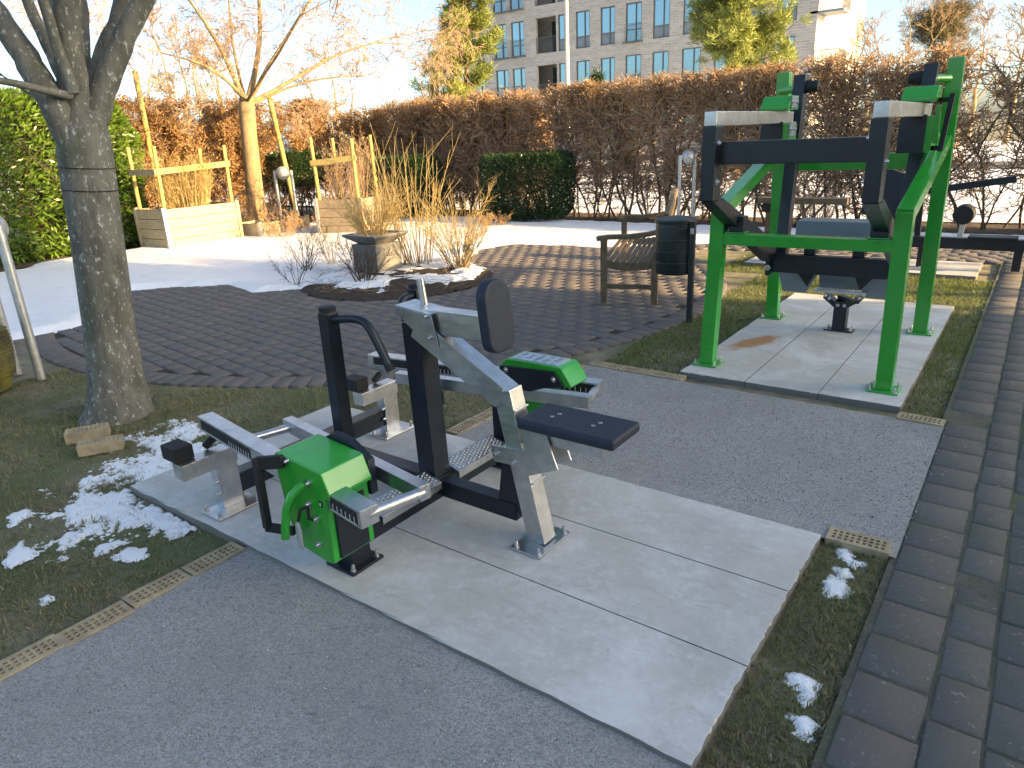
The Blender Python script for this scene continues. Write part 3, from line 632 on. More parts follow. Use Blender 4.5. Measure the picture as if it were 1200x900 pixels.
# seat carrier
mb = MB(); o0 = np.array([-1.455, MX, .01]); 
for y_ in (-.052, .046):
    c = [o0+d*.37-q*.115, o0+d*.44-q*.115, o0+d*.42+q*.06, o0+d*.52+q*.06, o0+d*.54+q*.17, o0+d*.34+q*.20, o0+d*.31+q*.05, o0+d*.35+q*.0]
    mb.prism([(p[0], MX+y_, p[2]) for p in c], (0, .006, 0))
sc = mb.build('seat_bracket', 'steel', rm, bev=.0015)
boltset(None, [tuple(o0+d*.405-q*.09+np.array([0, -.052, 0])), tuple(o0+d*.365-q*.012+np.array([0, -.052, 0]))], sc, 'y-', .011, .018)
mb = MB(); mb.box((-1.27, MX, .505), (.24, .07, .07)); mb.build('seat_tube', 'steel', rm, bev=.004)
mb = MB(); mb.box((-1.275, MX-.0, .567), (.42, .215, .042)); se = mb.build('seat', 'pad', rm, bev=.014, seg=3)
for x_ in (-1.37, -1.19):
    for y_ in (-.018, .018):
        mb = MB(); mb.lathe((x_+y_*.3, MX+y_, .5882), [(.0085, 0), (.0085, .0016), (.005, .003)], 10); mb.build('bolt', 'bolt', se, smooth=True)
# black knuckle behind the post and footrests with toothed steel strips
mb = MB(); mb.prism([(-1.62, MX-.03, .38), (-1.56, MX-.03, .38), (-1.50, MX-.03, .12), (-1.66, MX-.03, .12)], (0, .06, 0)); mb.build('gusset', 'black', rm, bev=.004)
for sg in (-1, 1):
    y0 = MX+.06 if sg > 0 else MX-.06-.36; fr = MB(); fr.box((-2.0, y0+.18, .183), (.10, .36, .008), [(.96, 0, -.28), (0, 1, 0), (.28, 0, .96)]); fr.box((-1.951, y0+.18, .155), (.006, .36, .035))
    o = fr.build('footrest', 'steel', rm, bev=.0015)
    te = MB()
    for j in range(17):
        for i in range(5): te.lathe((-2.035+i*.017+(.008 if j % 2 else 0), y0+.02+j*.02, .1985-(i*.017+(.008 if j % 2 else 0))*.29), [(.0055, 0), (.004, .005)], 5)
    te.build('grip_teeth', 'white', o)
# levers: splayed frames
def lever(sg):
    xl = 1. if sg < 0 else 1.05; fo = lambda t_: (-2.985+t_*1.335*xl, MX+sg*(.525+t_*.205)); fi = lambda t_: (-2.60+t_*1.0*(1. if sg < 0 else 1.07), MX+sg*(.35+t_*(.16 if sg < 0 else .185))); zt = .42 if sg < 0 else .432
    a = fo(0); c = fo(1); mb = MB(); mb.beam((*a, zt), (*c, zt), .075, .07); la = mb.build('lever_arm', 'steel', rm, bev=.005)
    dd = np.array([c[0]-a[0], c[1]-a[1]]); dd /= np.linalg.norm(dd); nn = np.array([-dd[1], dd[0]])*(-1)
    if nn[1] > 0: nn = -nn                           # side that faces -y
    for (t0, t1) in ((.03, .40), (.86, .985)):
        sc_ = MB(); p, q_ = np.array(fo(t0)), np.array(fo(t1)); sc_.beam((*(p+nn*.0385), zt), (*(q_+nn*.0385), zt), .002, .05, (nn[0], nn[1], 0)); sc_.build('scale_strip', 'rubber', la)
    tk = MB()
    for t0 in list(np.linspace(.25, .39, 9))+list(np.linspace(.875, .975, 6)):
        p = np.array(fo(t0))+nn*.0405; tk.box((*p, zt-.006), (.003, .001, .022), [(dd[0], dd[1], 0), (nn[0], nn[1], 0), (0, 0, 1)])
    for (t0, t1) in ((.03, .40), (.86, .985)):
        p, q_ = np.array(fo(t0))+nn*.0405, np.array(fo(t1))+nn*.0405; tk.beam((*p, zt-.021), (*q_, zt-.021), .001, .003, (nn[0], nn[1], 0))
    tk.build('scale_marks', 'white', la)
    a2, c2 = fi(0), fi(1); mb = MB(); mb.beam((*a2, zt+.004), (*c2, zt+.004), .05, .06); mb.build('inner_rail', 'steel', la, bev=.004)
    mb = MB(); p, q_ = np.array(fi(.985)), np.array(fo(.985)); mb.tube([(*p, zt), (*q_, zt)], .021, 14); mb.build('end_rod', 'steel', la, smooth=True)
    mb = MB(); p, q_ = np.array(fi(.05)), np.array(fo(.28)); mb.tube([(*p, zt-.0), (*q_, zt-.0)], .018, 12); mb.build('front_rod', 'steel', la, smooth=True)
    for t0 in (.12, .2):
        mb = MB(); p = np.array(fi(t0)); mb.lathe((*(p-np.array([0, sg*.028])), zt-.01), [(.02, 0), (.02, .012), (.012, .014), (.012, .022)], 12, [(1, 0, 0), (0, 0, 1), (0, -sg, 0)]); mb.build('bolt', 'bolt', la, smooth=True)
    # handle column rises from the inner rail, loop handle turned to the user
    hx, hy = -2.32, MX-.0+sg*.265 + (-.0)
    mb = MB(); mb.beam((hx, hy, .36), (hx, hy, .955), .062, .062, (0, 1, 0)); mb.box((hx, hy+sg*.05, .375), (.07, .09, .07)); hc = mb.build('handle_column', 'black', la, bev=.006)
    mb = MB(); mb.tube([(hx, hy, .955), (hx, hy, .975), (hx, hy, .978)], [.036, .036, .03], 12); mb.build('column_cap', 'rubber', hc, smooth=True)
    P = [(hx+.0, hy, .935)]
    P = [np.array(p) for p in ((hx+.02, hy, .925), (hx+.13, hy+.035*sg*0+.03, .935), (hx+.185, hy+.035, .925), (hx+.22, hy+.035, .89), (hx+.295, hy+.04, .745))]
    if sg > 0: P = [np.array(p) for p in ((hx, hy-.02, .925), (hx+.01, hy-.10, .925), (hx+.02, hy-.13, .90), (hx+.05, hy-.14, .84), (hx+.09, hy-.13, .76))]
    pts = []
    for i in range(len(P)-1):
        for k in range(4): pts.append(P[i]+(P[i+1]-P[i])*k/4)
    pts.append(P[-1]); pts = np.array(pts)
    for _ in range(3): pts[1:-1] = (pts[:-2]+2*pts[1:-1]+pts[2:])/4
    mb = MB(); mb.tube(pts, .0185, 14); hn = mb.build('handle', 'black', la, smooth=True)
    mb = MB(); mb.tube([pts[-1]-(pts[-1]-pts[-2])*.3, pts[-1]+(pts[-1]-pts[-2])*.35], .0195, 14); mb.build('handle_tip', 'rubber', la, smooth=True)
lever(-1); lever(1)
# weight housings
def housing(sg):
    y0 = MX+sg*.745 if sg < 0 else MX+.44; wy = .20 if sg < 0 else .145; xL = -2.135; off = 0 if sg < 0 else .16
    if sg < 0: prof = [(-2.125, .545), (-2.115, .555), (-1.868, .53), (-1.835, .447), (-1.835, .43), (-1.862, .43), (-1.862, .165), (-1.90, .158), (-2.05, .18), (-2.10, .28), (-2.13, .50)]
    else: prof = [(-1.985, .565), (-1.945, .605), (-1.93, .612), (-1.64, .612), (-1.625, .606), (-1.572, .53), (-1.58, .52), (-1.985, .545)]
    y_ = y0; mb = MB(); mb.prism([(x, y_, z) for x, z in prof], (0, wy, 0)); h = mb.build('weight_housing', 'green', rm, bev=.006, seg=3)
    if sg < 0:
        mb = MB(); mb.prism([(x, y_+wy+.001, z) for x, z in [(-2.13, .52), (-2.04, .57), (-1.95, .56), (-1.85, .50), (-1.85, .36), (-2.1, .36)]], (0, .035, 0)); mb.build('side_panel', 'black', h, bev=.003)
        mb = MB(); mb.box((-1.858, y_+.10, .285), (.01, .14, .22)); mb.build('front_panel', 'black', h, bev=.003)
        boltset(None, [(-2.05, y_, .535), (-1.94, y_, .475), (-2.05, y_, .385), (-1.96, y_, .385), (-1.925, y_, .335), (-1.935, y_, .225)], h, 'y-', .009, .016)
        mb = MB(); mb.box((-1.888, y_-.0015, .405), (.018, .003, .022)); mb.build('stamp', 'rubber', h)
        bx = MB(); bx.box((-1.888, y_-.0035, .405), (.006, .002, .012)); bx.build('stamp_mark', 'white', h)
        # green release lever, grey tag, black shift bar
        P = np.array([(-1.955, y_-.012, .47), (-1.965, y_-.045, .46), (-1.985, y_-.065, .42), (-2.005, y_-.075, .36), (-2.01, y_-.085, .27)])
        P = np.concatenate([P[:1], (P[:-1]+P[1:])/2, P[-1:]]); mb = MB(); mb.tube(P, .0155, 12); mb.build('release_lever', 'green', h, smooth=True)
        mb = MB(); mb.lathe((-1.975, y_-.05, .27), [(.004, -.055), (.016, -.045), (.017, .03), (.012, .055), (.004, .06)], 12, [(1, 0, 0), (0, .35, 0), (0, 0, 1)]); mb.build('tag', 'tag', h, smooth=True)
        mb = MB(); mb.tube([(-1.958, y_-.012, .38), (-1.975, y_-.03, .37), (-1.975, y_-.045, .33)], .006, 8); mb.tube([(-1.955, y_-.012, .385), (-1.945, y_-.02, .36), (-1.945, y_-.02, .34), (-1.925, y_-.012, .335)], .006, 8); mb.build('tag_hook', 'rubber', h, smooth=True)
        A_ = np.array((-2.06, y_-.01, .535)); B2 = np.array((-2.15, y_-.06, .525)); C2 = np.array((-2.13, y_-.075, .27)); D2 = np.array((-2.03, y_-.03, .265))
        mb = MB(); mb.beam(A_, B2, .022, .05, (0, 1, 0)); mb.beam(B2+np.array([0, 0, .02]), C2, .026, .028, (0, 1, 0)); mb.beam(C2+np.array([-.012, 0, .0]), D2, .022, .032, (0, 1, 0)); mb.build('shift_bar', 'rubber', h, bev=.004)
    else:
        mb = MB(); mb.prism([(x, y_-.012, z) for x, z in [(-1.97, .575), (-1.66, .592), (-1.605, .525), (-1.72, .50), (-1.80, .47), (-1.96, .47)]], (0, .011, 0)); mb.build('side_panel', 'black', h, bev=.003)
        boltset(None, [(-1.93, y_-.012, .560), (-1.66, y_-.012, .555)], h, 'y-', .009, .012)
        mb = MB(); mb.box((-1.785, y_+.072, .6135), (.26, .115, .003)); pl = mb.build('info_plate', 'plate', h)
        mb = MB()
        for i in range(5):
            for j in range(7):
                ww = .018+.02*random.random()
                if random.random() < .85: mb.box((-1.885+i*.048, y_+.030+j*.014, .6158), (ww, .004, .001))
        mb.build('plate_text', 'panel', h)
        mb = MB(); mb.box((-1.80, y_+.13, .27), (.22, .06, .28)); mb.build('lower_cover', 'green', h, bev=.006)
housing(-1); housing(1)
mb = MB(); mb.box((-2.02, MX-.53, .405), (.06, .08, .03)); mb.box((-2.02, MX+.53, .405), (.06, .08, .03)); mb.build('pivot_block', 'black', rm, bev=.004)

# ============================================================ GREEN PRESS MACHINE ON THE MIDDLE SLAB
PM = -1.18
pm = empty('press_machine', (PM, 5.4, 0), 'tall green steel frame press machine with black lever frame on the middle slab', 'exercise machine')
BX = (-1.755, -.605); BXT = (-1.755, -.605)
for i, x in enumerate(BX):
    mb = MB(); mb.beam((x, 4.68, .012), (x+(.035 if i == 0 else -.015), 4.68, 1.10), .095, .095, (1, 0, 0)); mb.build('front_post', 'green', pm, bev=.007)
    baseplate(x, 4.68, .18, .17, pm, 'green')
    xt = x-(.10 if i == 0 else .05)*0
    mb = MB(); mb.beam((x, 6.2, .012), (x-(.06 if i == 0 else .03), 6.2, 2.0), .10, .09, (1, 0, 0)); mb.build('rear_post', 'green', pm, bev=.007)
    baseplate(x, 6.2, .18, .17, pm, 'green')
    x2 = x+(.035 if i == 0 else -.015); mb = MB(); mb.beam((x2, 4.66, 1.075), (x-.03, 6.15, 1.44), .09, .09, (1, 0, 0)); mb.build('slope_beam', 'green', pm, bev=.007)
    sg = 1 if i == 0 else -1; xh = PM-sg*.43
    # stub axle on the rear post, hanging lever, rubber knob
    mb = MB(); mb.tube([(x-.05, 6.08, 1.86), (xh, 5.95, 1.86)], .028, 14); mb.build('stub_axle', 'green', pm, smooth=True)
    mb = MB(); mb.beam((xh, 5.93, 1.95), (xh+sg*.02, 5.72, .62), .085, .10, (1, 0, 0)); hl = mb.build('hanging_lever', 'black', pm, bev=.006)
    mb = MB(); mb.lathe((xh+sg*.043, 5.93, 1.87), [(.045, 0), (.048, .03), (.04, .045), (.043, .06), (.036, .085), (.012, .1)], 16, [(0, 1, 0), (0, 0, 1), (sg, 0, 0)]); mb.build('knob', 'rubber', hl, smooth=True)
    mb = MB(); mb.tube([(x-.05, 6.12, 1.43), (x+sg*.10, 5.75, 1.62)], .022, 10); mb.build('brace', 'green', pm, smooth=True)
mb = MB(); mb.box((PM, 4.68, .90), (1.06, .085, .075)); cb = mb.build('front_crossbar', 'green', pm, bev=.006)
for x in (-1.60, -.74):
    mb = MB(); mb.box((x, 4.68, .945), (.13, .10, .008)); mb.build('stop_plate', 'green', cb, bev=.002)
    mb = MB(); mb.box((x, 4.69, 1.0), (.10, .09, .10)); mb.build('stop_block', 'black', cb, bev=.005)
    boltset(None, [(x, 4.637, .925)], cb, 'y-', .009, .012, 'green')
mb = MB(); mb.box((PM-.01, 6.2, 1.31), (1.03, .08, .12)); mb.build('rear_crossbar', 'green', pm, bev=.006)
# black lever frame
for i, x in enumerate((-1.63, -.73)):
    mb = MB(); mb.beam((x, 4.24, 1.19), (x, 4.24, 1.615), .085, .12, (1, 0, 0)); f = mb.build('lever_upright', 'black', pm, bev=.006)
    mb = MB(); yz = [(4.18, 1.21), (4.30, 1.235), (5.72, .70), (5.70, .57), (5.58, .56), (4.20, 1.12)]
    mb.prism([(x-.0425, y, z) for y, z in [(4.181, 1.188), (4.299, 1.188), (4.34, 1.20), (5.55, .76), (5.55, .63), (5.45, .63)]], (.085, 0, 0)); mb.build('lever_diagonal', 'black', pm, bev=.006)
    ye = 5.75
    mb = MB(); mb.beam((x, 4.19, 1.657), (x, ye, 1.657), .075, .08, (1, 0, 0)); r_ = mb.build('lever_rail', 'steel', pm, bev=.004)
    for z_ in (1.30, 1.52): boltset(None, [(x+(.043 if i == 0 else -.043), 4.22, z_)], f, 'x+' if i == 0 else 'x-', .012, .018)
    boltset(None, [(x+(.043 if i == 1 else -.043), 4.22, 1.40)], f, 'x+' if i == 1 else 'x-', .012, .018)
    # weight housing: green cover with black front and riveted grey plate
    xa, xb = (x-.10, x+.10)
    mb = MB(); mb.prism([(xa, 5.38, 1.735), (xa, 5.46, 1.80), (xa, 5.62, 1.80), (xa, 5.62, 1.705), (xa, 5.38, 1.705)], (.2, 0, 0)); h = mb.build('weight_cover', 'green', pm, bev=.006)
    mb = MB(); mb.box((x, 5.53, 1.505), (.2, .20, .215)); mb.build('cover_body', 'green', h, bev=.006)
    mb = MB(); mb.box((x-.02, 5.425, 1.51), (.155, .01, .235)); mb.build('front_panel', 'black', h, bev=.003)
    if i == 0:
        for z0, hh in ((1.755, .08), (1.575, .10)):
            mb = MB(); mb.box((xb+.004, 5.50, z0), (.006, .15, hh)); pl = mb.build('rivet_plate', 'panel', h, bev=.002)
            boltset(None, [(xb+.007, 5.45, z0), (xb+.007, 5.55, z0)], pl, 'x+', .010, .012)
    else:
        mb = MB(); mb.beam((xb, 5.5, 1.71), (xb+.08, 5.42, 1.71), .03, .03); mb.beam((xb+.08, 5.42, 1.745), (xb+.055, 5.42, 1.40), .032, .03, (0, 1, 0)); mb.beam((xb, 5.48, 1.42), (xb+.06, 5.42, 1.42), .03, .03); mb.build('shift_bar', 'rubber', h, bev=.004)
        mb = MB(); mb.beam((xb+.01, 5.44, 1.68), (xb+.02, 5.44, 1.45), .02, .03, (0, 1, 0)); mb.build('latch', 'green', h, bev=.003)
mb = MB(); mb.box((PM, 4.28, 1.462), (.80, .05, .13)); mb.build('lever_crossbeam', 'black', pm, bev=.006)
# lower pivot beam, seat, tread plates and its pedestal
mb = MB(); mb.box((PM, 5.58, .60), (.86, .09, .14)); mb.build('pivot_beam', 'black', pm, bev=.006)
for sg in (-1, 1):
    mb = MB(); mb.box((PM+sg*.445, 5.56, .62), (.03, .15, .22)); o = mb.build('pivot_plate', 'black', pm, bev=.004)
    boltset(None, [(PM+sg*.44, 5.485, .68), (PM+sg*.44, 5.485, .57)], o, 'y-', .014, .02)
    mb = MB(); mb.prism([(PM+sg*.44, 5.72, .55), (PM+sg*.10, 5.72, .55), (PM+sg*.22, 5.80, .33), (PM+sg*.40, 5.80, .33)], (0, .008, .0)); mb.build('tread_wing', 'panel', pm, bev=.002)
    mb = MB(); mb.prism([(PM+sg*.30, 5.70, .54), (PM+sg*.13, 5.70, .54), (PM+sg*.19, 5.70, .40)], (0, .012, 0)); mb.build('web_plate', 'black', pm, bev=.002)
    mb = MB(); mb.beam((PM+sg*.17, 5.64, .74), (PM+sg*.17, 5.64, .67), .11, .08); mb.build('seat_leg', 'black', pm, bev=.004)
mb = MB(); mb.box((PM, 5.66, .87), (.55, .22, .11)); mb.build('seat', 'panel', pm, bev=.01)
mb = MB(); mb.box((PM, 5.66, .76), (.62, .2, .04)); mb.build('seat_carrier', 'steel', pm, bev=.004)
mb = MB(); mb.box((PM+.04, 5.86, .43), (.36, .012, .14), [(1, 0, 0), (0, .9, .43), (0, -.43, .9)]); mb.build('step_plate', 'panel', pm, bev=.002)
mb = MB(); mb.box((PM+.04, 5.80, .365), (.38, .10, .02)); o = mb.build('step', 'steel', pm, bev=.003)
mb = MB()
for k in range(18):
    for j in range(4): mb.lathe((PM-.13+k*.02, 5.77+j*.02, .3755), [(.006, 0), (.004, .005)], 5)
mb.build('grip_teeth', 'white', o)
mb = MB(); mb.box((PM+.02, 6.0, .13), (.10, .10, .24)); mb.prism([(PM-.10, 5.945, .31), (PM-.12, 5.945, .27), (PM-.03, 5.945, .20), (PM+.07, 5.945, .20), (PM+.17, 5.945, .27), (PM+.15, 5.945, .31), (PM+.07, 5.945, .25), (PM-.03, 5.945, .25)], (0, .10, 0)); pe = mb.build('step_pedestal', 'black', pm, bev=.004)
boltset(None, [(PM-.10, 5.945, .29), (PM-.07, 5.945, .27), (PM+.0, 5.945, .22), (PM+.05, 5.945, .22), (PM+.12, 5.945, .27), (PM+.15, 5.945, .29)], pe, 'y-', .009, .012)
mb = MB(); mb.beam((PM+.16, 5.80, .29), (PM+.0, 6.0, .28), .05, .03); mb.build('step_arm', 'black', pe, bev=.003)
baseplate(PM+.02, 6.0, .22, .11, pm, 'black')

# ============================================================ THIRD MACHINE, far right, and the station by the rear slab
tm = empty('bench_machine', (-.6, 9.15, 0), 'low black fitness machine with a tilted bar at the right edge of the photo', 'exercise machine')
mb = MB(); mb.beam((-1.22, 9.2, .285), (.15, 9.2, .285), .10, .12); mb.build('main_beam', 'black', tm, bev=.006)
mb = MB(); mb.box((-.35, 9.18, .362), (.45, .22, .03)); mb.build('top_plate', 'black', tm, bev=.006)
mb = MB(); mb.beam((-.66, 9.2, .34), (-.65, 9.2, .50), .05, .05); o = mb.build('roller_stem', 'steel', tm, bev=.004)
mb = MB(); mb.lathe((-.65, 9.08, .60), [(.03, 0), (.095, .01), (.105, .03), (.105, .19), (.095, .21), (.03, .22)], 20, [(1, 0, 0), (0, 0, 1), (0, 1, 0)]); mb.build('roller', 'rubber', tm, smooth=True)
mb = MB(); mb.beam((-1.12, 9.2, .83), (-.24, 9.2, .97), .08, .07); mb.build('tilted_bar', 'black', tm, bev=.006)
for x in (-1.0, -.1):
    mb = MB(); mb.beam((x, 9.2, .01), (x, 9.2, .24), .08, .08, (0, 1, 0)); mb.build('foot', 'black', tm, bev=.005)
mb = MB(); mb.beam((-1.08, 9.3, .22), (-1.10, 9.3, .84), .06, .06, (0, 1, 0)); mb.build('bar_post', 'black', tm, bev=.004)
mb = MB(); mb.box((-1.40, 9.12, .79), (.38, .07, .56), [(.93, 0, -.37), (0, 1, 0), (.37, 0, .93)]); mb.build('backrest', 'pad', tm, bev=.02)
mb = MB(); mb.beam((-1.36, 9.16, .5), (-1.20, 9.19, .28), .07, .07, (0, 1, 0)); mb.build('backrest_stem', 'black', tm, bev=.004)
mb = MB(); mb.tube([(-.04, 9.2, .30), (.2, 9.2, .30)], .055, 12); mb.build('green_grip', 'green', tm, smooth=True)
ts = empty('step_station', (-2.66, 8.95, 0), 'brown wooden balance post with a long top board behind the green frame', 'exercise station')
mb = MB(); mb.beam((-2.66, 8.98, .0), (-2.66, 8.98, .62), .10, .11, (0, 1, 0)); mb.build('post', 'teak', ts, bev=.006)
mb = MB(); mb.box((-2.30, 8.98, .745), (1.02, .17, .07)); mb.build('top_board', 'teak', ts, bev=.006)
mb = MB(); mb.box((-2.66, 8.98, .663), (.19, .19, .085)); mb.build('collar', 'rubber', ts, bev=.004)

# ============================================================ BIN, BENCH, LAMPS
bn = empty('litter_bin', (-2.56, 5.88, 0), 'round dark green metal litter bin on a single leg beside the bench', 'litter bin')
mb = MB(); mb.lathe((-2.56, 5.88, .40), [(.165, 0), (.172, .01), (.172, .44), (.168, .46)], 40); mb.build('body', 'binmetal', bn, smooth=True)
mb = MB(); mb.lathe((-2.56, 5.88, .862), [(.18, -.02), (.184, 0), (.182, .012), (.12, .026), (.02, .03)], 40); mb  .build('lid', 'binmetal', bn, smooth=True)
mb = MB()
for z_ in (.50, .60, .70, .80): mb.lathe((-2.56, 5.88, z_-.004), [(.1725, 0), (.175, .003), (.175, .007), (.1725, .01)], 40)
mb.build('rib', 'binmetal', bn, smooth=True)
mb = MB(); mb.box((-2.375, 5.82, .41), (.05, .035, .90)); mb.build('leg', 'binmetal', bn, bev=.004)
mb = MB(); mb.box((-2.37, 5.80, .78), (.03, .03, .05)); mb.build('lock', 'bolt', bn, bev=.004)

# wooden armchair bench, local frame: x across (front -> back), y along its length
ba = R(17); bo = np.array([-3.38, 6.06, 0]); bx_ = np.array([math.cos(ba), math.sin(ba), 0]); by_ = np.array([-math.sin(R(21)), math.cos(R(21)), 0]); bz_ = np.array([0, 0, 1.])
def BL(x, y, z): return bo+bx_*x+by_*y+bz_*z
bt = empty('garden_bench', tuple(BL(.25, .9, 0)), 'weathered wooden garden bench with curved slatted seat and arched back on the round plaza', 'bench')
axb = (bx_, by_, bz_); LEN = 1.72
for y in (0, LEN):
    mb = MB(); mb.box(BL(0, y, .315), (.065, .06, .63), axb); mb.build('leg', 'teak', bt, bev=.006)
    mb = MB(); mb.beam(BL(.50, y, 0), BL(.50, y, .45), .06, .065, by_); mb.beam(BL(.50, y, .44), BL(.60, y, .82), .06, .06, by_); mb.build('leg', 'teak', bt, bev=.006)
    mb = MB(); mb.beam(BL(.03, y, .17), BL(.47, y, .17), .035, .045, by_); mb.build('side_rail', 'teak', bt, bev=.003)
    P = [BL(-.07, y, .64), BL(.05, y, .655), BL(.25, y, .66), BL(.42, y, .68), BL(.56, y, .71)]
    mb = MB()
    for p, q_ in zip(P[:-1], P[1:]): mb.beam(p, q_+(q_-p)*.03, .075, .045, by_)
    mb.build('armrest', 'teak', bt, bev=.01)
    mb = MB(); Q = [(0.0, .40), (.12, .372), (.25, .362), (.38, .372), (.5, .395)]
    for p, q_ in zip(Q[:-1], Q[1:]): mb.beam(BL(p[0], y, p[1]), BL(q_[0]+.004, y, q_[1]), .035, .07, by_)
    mb.build('seat_bearer', 'teak', bt, bev=.003)
for k in range(9):
    x = .005+k*.058; z_ = .425-.038*math.sin(math.pi*min(1, x/.5)); mb = MB(); mb.box(BL(x, LEN/2, z_+.012), (.042, LEN+.04, .02), axb); mb.build('seat_slat', 'teak', bt, bev=.004)
mb = MB()
for k in range(16):
    t0, t1 = k/16, (k+1)/16; z0 = .83+.16*math.sin(math.pi*t0); z1 = .83+.16*math.sin(math.pi*t1); mb.beam(BL(.60+.03*math.sin(math.pi*t0), t0*LEN, z0), BL(.60+.03*math.sin(math.pi*t1), t1*LEN+.004, z1), .04, .085, bx_)
mb.build('top_rail', 'teak', bt, bev=.004)
mb = MB(); mb.beam(BL(.52, .03, .47), BL(.52, LEN-.03, .47), .035, .06); mb.build('back_rail', 'teak', bt, bev=.004)
for k in range(17):
    t0 = (k+1)/18; mb = MB(); mb.beam(BL(.525, t0*LEN, .48), BL(.60+.025*math.sin(math.pi*t0), t0*LEN, .80+.155*math.sin(math.pi*t0)), .038, .014, by_); mb.build('back_slat', 'teak', bt, bev=.003)

# bollard lamps: two bent legs with a globe between
def make_lamp(loc, rz, label, big=1.):
    r0 = empty('bollard_lamp', (0, 0, 0), label, 'garden lamp', 'twin legged garden lamps')
    for sg in (-1, 1):
        mb = MB(); mb.tube([(sg*.17, 0, -.03), (sg*.17, 0, 1.16), (sg*.165, 0, 1.19)], [.034, .034, .026], 16); mb.build('leg', 'lampmetal', r0, smooth=True)
        mb = MB(); mb.lathe((sg*.135, 0, 1.14), [(.03, 0), (.03, .03)], 12, [(0, 1, 0), (0, 0, 1), (sg, 0, 0)]); mb.build('pivot', 'lampmetal', r0, smooth=True)
    mb = MB(); pr_ = [(.135*math.sin(math.pi*k/14)+.0005, -.135*math.cos(math.pi*k/14)) for k in range(0, 8)]
    mb.lathe((0, 0, 1.14), pr_, 28, [(1, 0, 0), (0, .35, .94), (0, -.94, .35)]); gl = mb.build('globe', 'lampglass', r0, smooth=True)
    mb = MB(); pr_ = [(.138*math.sin(math.pi*k/14)+.0005, -.138*math.cos(math.pi*k/14)) for k in range(7, 15)]
    mb.lathe((0, 0, 1.14), pr_, 28, [(1, 0, 0), (0, .35, .94), (0, -.94, .35)]); mb.build('shade', 'lampmetal', r0, smooth=True)
    mb = MB(); mb.lathe((0, 0, 1.14), [(.139, -.01), (.142, -.008), (.142, .008), (.139, .01)], 28, [(1, 0, 0), (0, .35, .94), (0, -.94, .35)]); mb.build('ring', 'rubber', gl, smooth=True)
    return r0
def cptree(o, parent=None):
    c = o.copy(); COL.objects.link(c); c.parent = parent
    for ch in [x for x in bpy.data.objects if x.parent == o]: cptree(ch, c)
    return c
lp = make_lamp(None, 0, 'tall grey twin legged lamp at the left edge behind the pot')
l2 = cptree(lp); l3 = cptree(lp)
pL = onz(48, 443, -.02); lp.location = (pL[0]-.168, pL[1]-.024, 0); lp.rotation_euler.z = math.atan2(-.14, -.99)
pp = onz(340, 268, 0); l2.location = (pp[0]+.1, pp[1]-.05, 0); l2.rotation_euler.z = R(40); l2['label'] = 'twin legged lamp with pale globe between the two timber planters'
pp = onz(803, 262, 0); l3.location = (pp[0], pp[1], 0); l3.rotation_euler.z = R(65); l3['label'] = 'twin legged lamp with shiny globe behind the bench and bin'

# mossy pot at the left edge
pt = empty('flower_pot', (onz(2, 455)[0]-.10, onz(2, 455)[1]-.08, 0), 'large mossy ribbed clay pot at the left edge of the photo', 'pot')
c = np.array(pt.location); mb = MB(); mb.lathe(c+np.array([0, 0, -.03]), [(.13, 0), (.17, .02), (.235, .18), (.245, .30), (.215, .42), (.17, .50), (.19, .53), (.20, .55), (.165, .55), (.15, .48)], 40); mb.build('body', 'pot_clay', pt, smooth=True)
mb = MB()
for k in range(14):
    z_ = .12+k*.026; rr = .205+.04*math.sin((z_-.05)*5.2); mb.lathe(c+np.array([0, 0, z_-.03]), [(rr-.01, 0), (rr+.006, .006), (rr-.01, .012)], 40)
mb.build('rib', 'pot_clay', pt, smooth=True)
mb = MB(); mb.lathe(c+np.array([0, 0, .44]), [(.17, 0), (.01, .01)], 24); mb.build('potting_soil', 'soil', pt)

